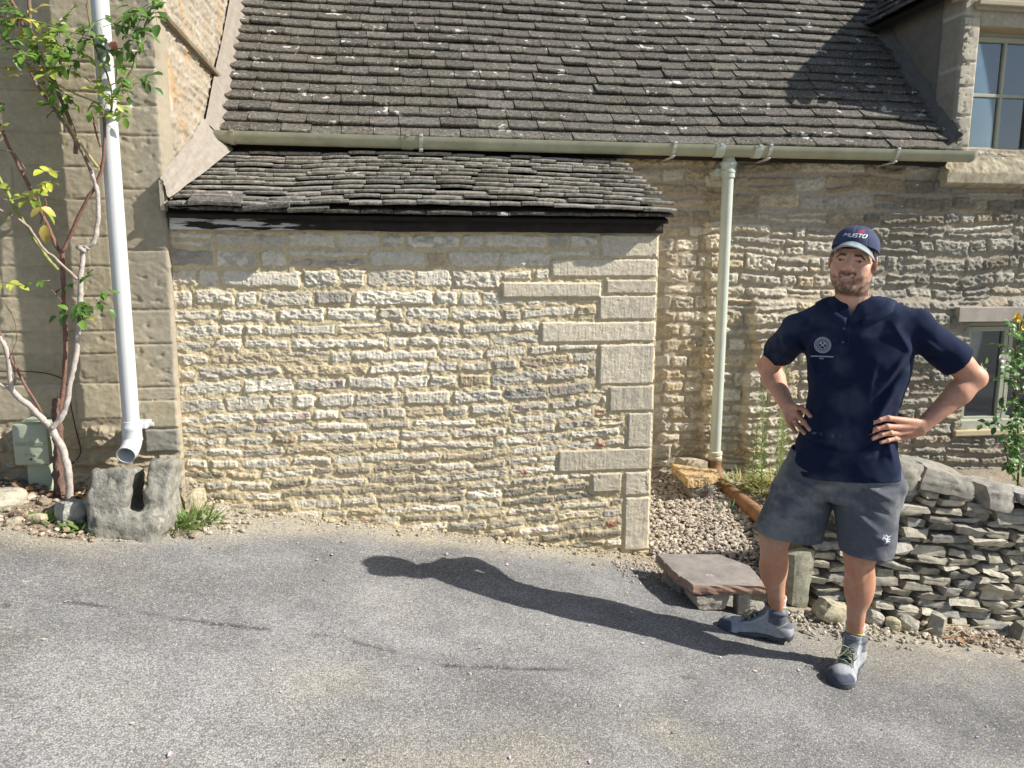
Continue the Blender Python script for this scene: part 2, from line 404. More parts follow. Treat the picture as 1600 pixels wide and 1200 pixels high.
# ---- the long cottage: main wall, behind the lean-to and to its right
cot = thing('cottage', 'long stone cottage with stone tiled roof, dormer and sage green windows', 'cottage', (2.5, 5.2, 0))
def pal_main(rs, v):
    g = rs.rand()
    if v > 1.95 and rs.rand() < .5: c = np.array([.44, .36, .24])*rs.uniform(.7, 1.15)
    elif g < .5: c = np.array([.60, .54, .42])*rs.uniform(.85, 1.12)
    elif g < .8: c = np.array([.50, .46, .37])*rs.uniform(.8, 1.1)
    else: c = np.array([.52, .435, .30])*rs.uniform(.85, 1.1)
    return c
rs = np.random.RandomState(21); st = []
st += lay(1.2, 2.14, -.4, 2.44, [.09, .085, .10, .095, .075, (.07, .13)], (.13, .26), rs, pal_main, gap=.020, tooled=.5, tiltamp=.03, split=0, prot=(.004, .016))
st += lay(2.17, 5.9, -.4, 2.44, [(.06, .15)], (.09, .32), rs, pal_main, gap=.014, tooled=.03, tiltamp=.08, split=.30, hj=.35, prot=(.008, .024))
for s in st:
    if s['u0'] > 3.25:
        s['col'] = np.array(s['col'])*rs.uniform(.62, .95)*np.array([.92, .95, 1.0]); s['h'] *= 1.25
us = rng(1.25, 5.8, .0068); vs = rng(-.4, 2.44, .0068)
LW = (4.15, 4.92, .405, 1.20)     # window opening in the wall plane (u0,u1,v0,v1)
U, V, H, C = raster(us, vs, st, (.40, .345, .265), 53, warp=(.017, .012), bevel=.009, rough=.011, mrel=.005, blot=((.23, .215, .185), .5), curve=lambda U, V: .045*fbm2(U*1.3, V*1.8, 2, 45)*sstep(2.1, 2.5, U))
st_l = 2.16+.02*noise2(V*9, 0, 3)+.012*noise2(V*31, 0, 4); st_r = 2.47+.045*noise2(V*5, 7, 3)+.02*noise2(V*23, 0, 9)
lowz = sstep(1.75, .9, V+.1*noise2(U*3, V*3, 8))
H += .045*sstep(-.008, .008, U-st_l)*(.35+.65*lowz)+.075*sstep(-.01, .012, U-st_r)*sstep(1.45, 1.25, V)
H += .02*fbm2(U*2, V*2, 3, 91)*sstep(2.3, 3, U)
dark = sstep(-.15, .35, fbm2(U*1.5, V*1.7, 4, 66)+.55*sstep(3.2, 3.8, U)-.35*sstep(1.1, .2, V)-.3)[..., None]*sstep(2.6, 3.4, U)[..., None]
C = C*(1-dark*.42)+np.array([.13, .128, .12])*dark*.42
mb = MB(); mb.box(-1.1, 1.24, 5.215, 5.4, 1.7, 2.44, (.30, .25, .18)); mb.build('wall_head', M_wallold, cot)
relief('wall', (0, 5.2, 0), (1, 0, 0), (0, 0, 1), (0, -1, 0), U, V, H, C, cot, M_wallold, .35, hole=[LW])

# ---- the taller house on the left: ashlar front, rubble foot, lichened side
left = thing('gable_house', 'tall house at the left with pale ashlar front and lichened rubble side wall', 'house', (-1.7, 4.05, .4))
rs = np.random.RandomState(5)
def pal_ash(rs, v): return np.array([.41, .355, .25])*rs.uniform(.84, 1.1)
def ash(u0, u1, v0, v1, rs, lens=(.3, .62), hs=(.11, .2)):
    o = []; v = v1
    while v > v0:
        h = rs.uniform(*hs); u = u0-rs.uniform(0, .3)
        while u < u1:
            L = rs.uniform(*lens); o.append(dict(u0=u+.0018, u1=u+L-.0018, v0=v-h+.0018, v1=v-.0018, h=.0050+rs.uniform(-.0012, .0012), tilt=0, tool=.25, r=.003, col=pal_ash(rs, v), s=rs.randint(9999))); u += L
        v -= h
    return o
q1 = ash(-3.6, -1.36, 1.0, 4.3, rs); q1 = [q for q in q1 if q['u0'] < -1.42]
for q in q1:
    if q['u1'] > -1.50: q['u1'] = -1.374
v = 4.3; k = 0; q2 = []
while v > .93:
    h = rs.choice([.17, .25, .29, .14, .22]); w_ = rs.choice([.235, .26, .25])
    q2.append(dict(u0=-1.372+.0018, u1=-1.112, v0=v-h+.002, v1=v-.002, h=.0062, tilt=0, tool=0, r=.004, col=np.array([.42, .37, .27])*rs.uniform(.8, 1.05), s=1)); v -= h
q2 += [dict(u0=-1.34, u1=-1.112, v0=.735, v1=.925, h=.012, tilt=0, tool=0, r=.006, col=(.40, .35, .25), s=1),
       dict(u0=-1.28, u1=-1.112, v0=.655, v1=.775, h=.014, tilt=0, tool=0, r=.005, col=(.27, .26, .22), s=1)]
q2[-2]['v0'] = .78
rub = lay(-3.6, -1.11, -.1, .99, [(.08, .17)], (.16, .42), rs, lambda r, v: np.array([.40, .34, .235])*r.uniform(.75, 1.1), gap=.02, tooled=0, tiltamp=.06, hj=.3)
us = rng(-2.75, -1.11, .0056); vs = rng(.0, 3.3, .0056)
U, V, H, C = raster(us, vs, rub, (.36, .30, .21), 71, warp=(.03, .022), bevel=.02, rough=.011, quoins=q1+q2, mrel=.006, blot=((.25, .235, .20), .35))
stain = sstep(.0, .5, fbm2(U*2.2, V*1.3, 4, 12)+.4*sstep(-1.3, -1.13, U))[..., None]; C = C*(1-.38*stain)+np.array([.22, .21, .18])*.38*stain
relief('front_wall', (0, 4.05, 0), (1, 0, 0), (0, 0, 1), (0, -1, 0), U, V, H, C, left, M_ashlar, .2)
mb = MB(); mb.box(-3.6, -2.75, 4.045, 4.3, -.2, 4.4, (.44, .37, .24)); mb.box(-2.75, -1.125, 4.05, 4.3, 3.3, 4.4, (.44, .37, .24)); mb.build('upper_wall', M_ashlar, left)
rs = np.random.RandomState(8)
rub = lay(4.05, 7.5, .3, 4.3, [(.05, .12)], (.12, .34), rs, lambda r, v: np.array([.38, .33, .255])*r.uniform(.82, 1.12), gap=.016, tooled=0, tiltamp=.05, hj=.3, prot=(.002, .010))
us = rng(4.05, 7.4, .009); vs = rng(1.4, 4.3, .009)
qq = [dict(u0=4.04, u1=4.04+(.17 if k % 2 else .28), v0=.93+k*.24, v1=.93+k*.24+.236, h=.006, tilt=0, tool=0, r=.004, col=(.50, .43, .32), s=1) for k in range(14)]
U, V, H, C = raster(us, vs, rub, (.36, .31, .24), 37, warp=(.02, .016), bevel=.012, rough=.011, mrel=.005, quoins=qq, blot=((.34, .31, .27), .5))
lich = sstep(.12, .5, fbm2(U*7, V*4, 4, 4))[..., None]*.6; C = C*(1-lich)+np.array([.40, .25, .11])*lich
wh = sstep(.2, .5, fbm2(U*5, V*6, 4, 14))[..., None]*.6; C = C*(1-wh)+np.array([.46, .42, .37])*wh
relief('side_wall', (-1.118, 0, 0), (0, 1, 0), (0, 0, 1), (1, 0, 0), U, V, H, C, left, M_wallold, .1)
# old roof-line groove: a sloping drip stone on the side wall, and the lime fillets over the two roofs
mb = MB()
P0 = np.array([-1.10, 4.16, 2.795]); P1 = np.array([-1.10, 5.40, 2.775])
for a, b, t in [(P0, P1, .016)]:
    n = 26; V = []
    for k in range(n):
        p = a+(b-a)*k/(n-1)
        for (dx, dz) in ((-.02, .012), (.022, .012), (.026, .002), (.02, -.012), (-.02, -.012)): V.append(p+[dx+.003*noise2(k*.7, dz*90, 2), 0, dz+.003*noise2(k*.5, 3, 2)])
    mb.add(V, [[k*5+j, k*5+(j+1) % 5, (k+1)*5+(j+1) % 5, (k+1)*5+j] for k in range(n-1) for j in range(5)], [[0, 2, 1], [0, 3, 2], [0, 4, 3]], (.24, .20, .14))
mb.build('drip_course', M_wallold, left)
def sheet(name, fn, nu, nv, parent, material, col, thick=None, seed=0):
    """patch of render: fn(s,t)->point; noise albedo"""
    s, t = np.meshgrid(np.linspace(0, 1, nu), np.linspace(0, 1, nv)); P = fn(s, t)
    idx = np.arange(nu*nv).reshape(nv, nu); F = np.stack([idx[:-1, :-1], idx[:-1, 1:], idx[1:, 1:], idx[1:, :-1]], -1).reshape(-1, 4)
    c = np.array(col)*(1+.12*fbm2(s*9, t*9, 3, seed))[..., None]
    return link(name, npmesh(name, P.reshape(-1, 3), F, c.reshape(-1, 3)), parent, material)
TP = math.tan(math.radians(46))
def fil(s, t):      # fillet over the main roof against the side wall
    y = 5.02+1.9*t; z = 2.36+(y-5.07)*TP
    w_ = .075+.02*fbm2(t*7, 0*t, 3, 3)
    x = -1.10+w_*s; n = .012*fbm2(s*3+t*20, t*14, 3, 5)
    return np.stack([x+n*.3, y-.07*(1-s)**1.5-n, z+.085*(1-s)**1.3+.045+n+.0*t], -1)
sheet('mortar_fillet', fil, 14, 120, left, M_render, (.25, .22, .185), seed=2)
def fil2(s, t):     # big render fillet between the lean-to roof and the side wall
    y = 4.00+1.08*t; zr = 1.90+(y-4.0)*.355
    top = .11+.09*t+.02*fbm2(t*5, t*0, 3, 8)
    wd = .03+.11*t
    x = -1.108+wd*s; z = zr+.015+top*(1-s)**1.15; n = .008*fbm2(s*4+3, t*9, 4, 5)
    return np.stack([x+n, y-n, z+n], -1)
sheet('mortar_skirt', fil2, 30, 60, left, M_render, (.27, .24, .205), seed=6)
mb = MB(); mb.box(-1.118, -1.10, 4.0, 4.06, 1.86, 2.0, (.42, .37, .30)); mb.build('render_edge', M_render, left)
# ------------------------------------------------------------------ stone tiled roofs: every tile is modelled
def tiles(mb, O, A, B, N, L, rows, gauge, wr, rs, thick=(.016, .024), tail=.10, lift=.012, col=(.125, .116, .102), xl=None, jit=.004, sag=None, cut=None, arch=0, yaw=.0):
    """O origin at the eave, A along, B up the slope, N out of the roof; xl(row)->(x0,x1)"""
    O, A, B, N = map(lambda a: np.array(a, float), (O, A, B, N))
    for r in range(rows):
        x0, x1 = xl(r) if xl else (0, L)
        x = x0-rs.uniform(0, wr[0]*.6)
        while x < x1:
            w_ = rs.uniform(*wr)*(1.45 if rs.rand() < .07 else 1); a, b = max(x, x0), min(x+w_, x1); x += w_
            if b-a < .03: continue
            if cut and cut((a+b)/2, r): continue
            g = .0022; th = rs.uniform(*thick); dv = rs.uniform(-jit, jit); dl = rs.uniform(0, lift*.6); sk = rs.uniform(-1, 1)*yaw
            c = np.array(col)*rs.uniform(.78, 1.25)*np.array([1+rs.uniform(-.02, .04), 1, 1+rs.uniform(-.05, .02)])
            K = 6; V = []; ks = np.linspace(0, 1, K)
            for k in ks:
                xx = a+g+(b-a-2*g)*k; v0 = r*gauge+dv+rs.uniform(-.0018, .0018)+(.006 if k in (0, 1) else 0)+sk*(k-.5)
                hump = arch*(1-(2*k-1)**2)
                s_ = sag(xx) if sag else 0
                for (vv, nn) in ((v0+.004, .001), (v0, th*.35), (v0+.001, th*.75), (v0+.006, th), (v0+gauge+tail, .003), (v0+gauge+tail, -.006)):
                    lif = (lift+dl)*max(0, 1-(vv-v0)/(gauge+tail))
                    V.append(O+A*xx+B*vv+N*(nn+lif+hump+s_))
            m = 6; F = [[i*m+j, (i+1)*m+j, (i+1)*m+j+1, i*m+j+1] for i in range(K-1) for j in range(m-1)]
            T = []
            for e in (0, (K-1)*m):
                q = [e, e+1, e+2, e+3, e+4, e+5]
                if e: q = q[::-1]
                T += [[q[0], q[i+1], q[i]] for i in range(1, 5)]
            F = [f[::-1] for f in F]
            mb.add(V, F, T, c)
M_tile = mat('stone roof tile', None, .93, 1, 150, .45, 60, spots=[((.34, .33, .27), 70, .56, .05, .6), ((.03, .03, .032), 55, .57, .05, .6), ((.62, .61, .57), 9, .650, .012, .9), ((.55, .54, .5), 5, .70, .01, .9), ((.50, .45, .35), 15, .66, .03, .7), ((.58, .57, .52), 26, .72, .02, .8)], bdist=.007, spec=.1)
M_tile2 = mat('stone tile of lean-to', None, .93, 1, 150, .45, 60, spots=[((.34, .33, .27), 70, .56, .05, .5), ((.03, .03, .032), 55, .57, .05, .5), ((.62, .61, .58), 7.5, .69, .015, .8), ((.40, .36, .28), 17, .64, .04, .5)], bdist=.006, spec=.12)
P = math.radians(46); rs = np.random.RandomState(12)
mb = MB(); DX = 3.93            # dormer cheek plane
Ymeet = lambda r: 5.07+r*.115*math.cos(P)
def xl_main(r): return (-1.05, 6.4)
def cut_main(xc, r):            # the dormer stands in the roof
    return xc+(-1.05)*0 > 3.90 and xc < 5.3 and r*.108*math.sin(P) < 1.0
tiles(mb, (0, 5.07, 2.375), (1, 0, 0), (0, math.cos(P), math.sin(P)), (0, -math.sin(P), math.cos(P)), 0, 36, .108, (.165, .205), rs, xl=xl_main, cut=cut_main, tail=.10, lift=.020, jit=.0045, thick=(.019, .027),
      sag=lambda x: -.012*math.sin((x+1)*.9)+.006*math.sin(x*2.7))
mb.build('roof', M_tile, cot)
mb = MB()   # roof boarding under the tiles, soffit
c, s = math.cos(P), math.sin(P)
for (xa, xb, la, lb) in ((-1.1, 3.86, -.01, 4.1), (3.86, 6.5, 1.38, 4.1)):
    a = np.array([xa, 5.09+la*c, 2.345+la*s]); b = np.array([xb, 5.09+la*c, 2.345+la*s]); d = np.array([0, c, s])*(lb-la); n = np.array([0, s, -c])*.05
    V = [a, b, b+d, a+d, a+n, b+n, b+d+n, a+d+n]; mb.add(V, [[0, 1, 2, 3], [7, 6, 5, 4], [0, 4, 5, 1], [1, 5, 6, 2], [2, 6, 7, 3], [3, 7, 4, 0]], None, (.03, .025, .02))
mb.build('roof_deck', M_deck, cot)
# lean-to roof: shallow, thick uneven tiles
Q = math.atan(.355); c, s = math.cos(Q), math.sin(Q); mb = MB(); rs = np.random.RandomState(4)
tiles(mb, (0, 3.985, 1.862), (1, 0, 0), (0, c, s), (0, -s, c), 0, 12, .100, (.16, .22), rs, thick=(.017, .023), tail=.10, lift=.024, col=(.27, .255, .225), jit=.0035, arch=.004, yaw=.008,
      xl=lambda r: (-1.09+.008*r, 1.485+.006*math.sin(r*2.1)), sag=lambda x: .012*math.sin(x*2+1)-.010*math.exp(-((x+.55)/.2)**2))
tiles(mb, (0, 3.995, 1.842), (1, 0, 0), (0, c, s), (0, -s, c), 0, 1, .100, (.16, .26), rs, thick=(.016, .022), tail=.10, lift=.010, col=(.09, .08, .07), jit=.008, xl=lambda r: (-.95, 1.47), arch=.004)
# slipped tiles by the left end
for (x, y, z, ry, rz, L) in ((-.86, 3.965, 1.885, .03, .06, .24), (-.62, 3.955, 1.870, -.10, -.04, .22), (-.42, 3.95, 1.858, -.06, .03, .2)):
    M = Matrix.Translation((x, y, z)) @ Matrix.Rotation(rz, 4, 'Z') @ Matrix.Rotation(ry, 4, 'Y') @ Matrix.Rotation(Q*.8, 4, 'X')
    mb.box(-L/2, L/2, 0, .2, 0, .018, (.13, .12, .105), M=M, jit=.002)
mb.build('roof', M_tile2, lean)
mb = MB(); a = np.array([-1.1, 4.02, 1.845]); b = np.array([1.44, 4.02, 1.845]); d = np.array([0, c, s])*1.22; n = np.array([0, 0, -.02])
mb.add([a, b, b+d, a+d, a+n, b+n, b+d+n, a+d+n], [[0, 1, 2, 3], [7, 6, 5, 4], [0, 4, 5, 1], [1, 5, 6, 2], [2, 6, 7, 3], [3, 7, 4, 0]], None, (.03, .025, .02)); mb.build('roof_deck', M_deck, lean)
# stone and mortar flaunching at the head of the lean-to roof, under the gutter
def head(s, t): 
    x = -1.06+.42*s; return np.stack([x, 5.02+.16*t+.01*fbm2(s*8, t*3, 3, 4), 2.235+.05*t*(1-s**3)+.012*fbm2(s*9, t*4, 3, 6)], -1)
sheet('mortar_bed', head, 40, 8, lean, M_render, (.40, .35, .27), seed=4)

# ---- dormer, part of the cottage
rs = np.random.RandomState(31)
us = rng(3.93, 5.3, .008); vs = rng(2.36, 3.75, .008)
qd = []; v = 3.62
for h in (.30, .30, .16, .20, .21, .24): qd.append(dict(u0=3.932, u1=4.064, v0=v-h+.003, v1=v-.002, h=.010, tilt=0, tool=0, r=.004, col=np.array([.46, .42, .33])*rs.uniform(.9, 1.08), s=1)); v -= h
qd += [dict(u0=4.066, u1=5.28, v0=3.262, v1=3.40, h=.010, tilt=0, tool=0, r=.004, col=(.40, .36, .28), s=1), dict(u0=4.0, u1=5.28, v0=3.403, v1=3.70, h=.008, tilt=0, tool=0, r=.004, col=(.45, .40, .31), s=1),
       dict(u0=4.69, u1=5.28, v0=2.36, v1=3.26, h=.010, tilt=0, tool=0, r=.004, col=(.45, .40, .31), s=1)]
U, V, H, C = raster(us, vs, [], (.42, .37, .28), 91, quoins=qd, blot=((.30, .29, .26), .55)); UW = (4.066, 4.69, 2.395, 3.262)
relief('dormer_front', (0, 5.16, 0), (1, 0, 0), (0, 0, 1), (0, -1, 0), U, V, H, C, cot, M_ashlar, .10, hole=[UW])
us = rng(5.15, 7.3, .02); vs = rng(2.2, 3.62, .02)
U, V = np.meshgrid(us, vs); H = .006*fbm2(U*8, V*8, 4, 3); ash_m = (U < 5.36)
jo = np.minimum.reduce([np.abs(V-z) for z in (2.98, 3.34, 2.62)]) < .006
H = H+.010*ash_m*(~jo)
C = np.where(ash_m[..., None], np.array([.30, .275, .225]), np.array([.18, .168, .142]))*(1+.14*fbm2(U*9, V*9, 4, 5))[..., None]; C[ash_m & jo] = (.5, .46, .38)
Ycut = 5.09+(V-2.30)/TP
relief('dormer_cheek', (3.93, 0, 0), (0, 1, 0), (0, 0, 1), (-1, 0, 0), U, V, H, C, cot, M_render, .08)
def fil3(s, t):
    l = 1.62*t; y = 5.12+l*math.cos(P)-.0; z = 2.40+l*math.sin(P); wd = .10+.03*fbm2(t*9, t*0, 3, 1)
    x = 3.925-wd*s; n = .014*fbm2(s*4, t*22, 4, 15); up = .10*(1-s)**1.3
    return np.stack([x, y-up*.75-n, z+up*.75+.03+n], -1)
sheet('dormer_fillet', fil3, 14, 110, cot, M_render, (.13, .125, .115), seed=12)
mb = MB(); rs = np.random.RandomState(9); PD = math.radians(44)      # left slope of the dormer roof, eaves along Y
tiles(mb, (3.80, 5.02, 3.50), (0, 1, 0), (math.cos(PD), 0, math.sin(PD)), (-math.sin(PD), 0, math.cos(PD)), 0, 9, .115, (.17, .22), rs, xl=lambda r: (0, 1.13+r*.115*.95), tail=.1, lift=.016, col=(.10, .092, .08), jit=.006)
mb.build('dormer_roof', M_tile, cot)
mb = MB()
a = np.array([3.80, 5.04, 3.475]); e = np.array([0, 2.1, 0]); d = np.array([math.cos(PD), 0, math.sin(PD)])*1.1; n = np.array([.03, 0, -.03])
mb.add([a, a+e, a+e+d, a+d, a+n, a+e+n, a+e+d+n, a+d+n], [[0, 3, 2, 1], [4, 5, 6, 7], [0, 1, 5, 4], [1, 2, 6, 5], [2, 3, 7, 6], [3, 0, 4, 7]], None, (.03, .026, .02)); mb.build('dormer_deck', M_deck, cot)
mb = MB()
for k in range(4): mb.box(3.86+.0*k, 3.93, 5.10+k*.0, 5.2, 3.42+k*.001, 3.43, (.4, .35, .27)) if k == 0 else None
mb.box(4.0, 5.3, 5.095, 5.16, 3.385, 3.42, (.42, .37, .27), bev=.006); mb.box(4.0, 5.3, 5.12, 5.16, 3.36, 3.386, (.36, .32, .24)); mb.build('hood_mould', M_ashlar, cot)
# sill course of the dormer: weathered band, then a square projecting ledge
us = rng(3.86, 5.3, .008); vs = rng(2.165, 2.385, .008); U, V = np.meshgrid(us, vs)
H = np.where(V < 2.262, .075, .075-.065*np.clip((V-2.262)/.11, 0, 1))+.008*fbm2(U*40, V*40, 4, 8)*(V > 2.262)+.002*fbm2(U*30, V*30, 3, 9); H = np.where(V < 2.19, .02+.055*np.clip((V-2.165)/.02, 0, 1), H)
C = np.array([.36, .32, .235])*(1+.45*fbm2(U*30, V*30, 3, 3))[..., None]
relief('dormer_sill', (0, 5.16, 0), (1, 0, 0), (0, 0, 1), (0, -1, 0), U, V, H, C, cot, M_wallold, .10)

# ---- windows
M_frame = mat('sage green paint', (.36, .37, .29), .5, .1, 60, .06, 10, spec=.4)
M_dark = mat('dark interior', (.02, .02, .022), .9, 0, var=0)
M_curt = mat('white inner blind', (.75, .76, .78), .8, .1, 20, .05, 8)
M_glass = bpy.data.materials.new('window glass'); M_glass.use_nodes = True; N = M_glass.node_tree.nodes; L = M_glass.node_tree.links
N.remove(N['Principled BSDF']); g = N.new('ShaderNodeBsdfGlossy'); g.inputs['Roughness'].default_value = .015; g.inputs[0].default_value = (.9, .95, 1, 1); t = N.new('ShaderNodeBsdfTransparent'); t.inputs[0].default_value = (.75, .8, .78, 1)
fr = N.new('ShaderNodeFresnel'); fr.inputs[0].default_value = 1.55; mr = N.new('ShaderNodeMapRange'); mr.inputs[3].default_value = .10; mr.inputs[4].default_value = 1.0; L.new(fr.outputs[0], mr.inputs[0])
mx = N.new('ShaderNodeMixShader'); L.new(mr.outputs[0], mx.inputs[0]); L.new(t.outputs[0], mx.inputs[1]); L.new(g.outputs[0], mx.inputs[2]); L.new(mx.outputs[0], N['Material Output'].inputs[0])
def bars(mb, x0, x1, z0, z1, y, d, w_): 
    mb.box(x0, x0+w_, y, y+d, z0, z1, bev=.003); mb.box(x1-w_, x1, y, y+d, z0, z1, bev=.003); mb.box(x0+w_, x1-w_, y+.001, y+d, z1-w_, z1, bev=.003); mb.box(x0+w_, x1-w_, y+.001, y+d, z0, z0+w_, bev=.003)
def window(x0, x1, z0, z1, y, cols, rows, label, curtains=(), fixed=.04, sash=.035, mull=None, reveal=None):
    mb = MB(); bars(mb, x0, x1, z0, z1, y, .07, fixed)
    ncas = mull or 1; wc = (x1-x0-2*fixed)/ncas
    for c_ in range(ncas):
        a = x0+fixed+wc*c_+.003; b = a+wc-.006; za, zb = z0+fixed+.003, z1-fixed-.003
        bars(mb, a, b, za, zb, y-.008, .05, sash)
        for k in range(1, cols): xm = a+sash+(b-a-2*sash)*k/cols; mb.box(xm-.011, xm+.011, y-.002, y+.04, za+sash, zb-sash, bev=.002)
        for k in range(1, rows): zm = za+sash+(zb-za-2*sash)*k/rows; mb.box(a+sash, b-sash, y-.004, y+.038, zm-.011, zm+.011, bev=.002)
    o = mb.build('window', M_frame, cot); tag(o, label)
    mb = MB()
    for c_ in range(ncas):
        a = x0+fixed+wc*c_+.003; b = a+wc-.006; za, zb = z0+fixed+.003, z1-fixed-.003
        g_ = MB()
        g_.box(a+sash-.004, b-sash+.004, y+.018, y+.022, za+sash-.004, zb-sash+.004); g_.build('pane', M_glass, o)
    m2 = MB(); yb = y+.9; m2.add([[x0-.05, yb, z0-.3], [x1+.5, yb, z0-.3], [x1+.5, yb, z1+.05], [x0-.05, yb, z1+.05], [x0-.05, y+.1, z0-.3], [x1+.5, y+.1, z0-.3], [x1+.5, y+.1, z1+.05], [x0-.05, y+.1, z1+.05]],
        [[0, 1, 2, 3], [0, 4, 5, 1], [1, 5, 6, 2], [2, 6, 7, 3], [3, 7, 4, 0]]); m2.build('room', M_dark, o)
    for (ca, cb, cz0, cz1, cy) in curtains:
        m3 = MB(); n = 40; xs = np.linspace(ca, cb, n); V = np.concatenate([np.stack([xs, cy+.012*np.sin(xs*60), xs*0+cz0], -1), np.stack([xs, cy+.012*np.sin(xs*60), xs*0+cz1], -1)])
        m3.add(V, [[k, k+1, n+k+1, n+k] for k in range(n-1)]); m3.build('blind', M_curt, o)
    return o
window(4.066, 4.69, 2.395, 3.262, 5.27, 2, 2, 'small paned dormer window reflecting the sky', [(4.13, 4.20, 2.4, 3.2, 5.42), (4.44, 4.66, 2.4, 3.2, 5.42), (4.1, 4.68, 3.06, 3.25, 5.40)], fixed=.03, sash=.035)
window(4.15, 4.92, .405, 1.20, 5.15, 1, 1, 'dark lower window with a white blind behind the rose', [(4.62, 4.9, .42, 1.2, 5.28)], fixed=.035, sash=.035, mull=2)
for (x0, x1, z0, z1, ya, yb) in ((4.066, 4.69, 2.395, 3.262, 5.16, 5.34), (4.15, 4.92, .405, 1.20, 5.11, 5.24)):
    mb = MB(); e = .03; cc = (.42, .37, .28); ff = .004
    mb.box(x0-e, x0+ff, ya+.004, yb, z0-e, z1+e, cc); mb.box(x1-ff, x1+e, ya+.004, yb, z0-e, z1+e, cc); mb.box(x0+ff, x1-ff, ya+.003, yb, z1-ff, z1+e, (.40, .32, .2)); mb.box(x0+ff, x1-ff, ya+.003, yb, z0-e, z0+ff, cc); mb.build('window_reveal', M_ashlar, cot)
M_oak = mat('weathered grey oak', (.36, .32, .28), .85, .6, 14, .22, 9, bdist=.003)
mb = MB(); mb.box(4.02, 5.05, 5.035, 5.2, 1.205, 1.312, bev=.004); mb.build('lintel', M_oak, cot)
mb = MB(); mb.box(4.08, 4.98, 5.035, 5.15, .352, .398, (.50, .43, .27), bev=.008); mb.box(4.13, 4.95, 5.08, 5.149, .398, .46, (.40, .41, .33)); mb.build('window_sill', M_ashlar, cot)
# ------------------------------------------------------------------ signed-distance modelling: sparse surface nets
def smin(a, b, k): 
    h = np.clip(.5+.5*(b-a)/k, 0, 1); return b+(a-b)*h-k*h*(1-h)
def smax(a, b, k): return -smin(-a, -b, k)
def cap(P, a, b, ra, rb):
    """tapered capsule"""
    a = np.asarray(a, float); b = np.asarray(b, float); ab = b-a; t = np.clip(((P-a)@ab)/(ab@ab), 0, 1)
    return np.linalg.norm(P-a-t[..., None]*ab, axis=-1)-(ra+(rb-ra)*t)
def ell(P, c, r, R=None):
    """ellipsoid (approximate distance); R = 3x3 rotation, rows are its axes"""
    q = P-np.asarray(c, float)
    if R is not None: q = q@np.asarray(R).T
    r = np.asarray(r, float); k0 = np.linalg.norm(q/r, axis=-1); k1 = np.linalg.norm(q/(r*r), axis=-1)
    return k0*(k0-1)/np.maximum(k1, 1e-9)
def rbox(P, c, h, r, R=None):
    q = P-np.asarray(c, float)
    if R is not None: q = q@np.asarray(R).T
    q = np.abs(q)-np.asarray(h, float)+r
    return np.linalg.norm(np.maximum(q, 0), axis=-1)+np.minimum(q.max(-1), 0)-r
def ecap(P, a, b, ra, rb, R, sq):
    """tapered capsule squashed along the axis R by the factor sq (<1 = flatter)"""
    R = np.asarray(R, float); m = np.asarray(a, float)
    S = lambda v: v+np.outer((v-m)@R, R).reshape(v.shape)*(1/sq-1)
    return cap(S(P), S(np.atleast_2d(a))[0], S(np.atleast_2d(b))[0], ra, rb)*(.5+.5*sq)
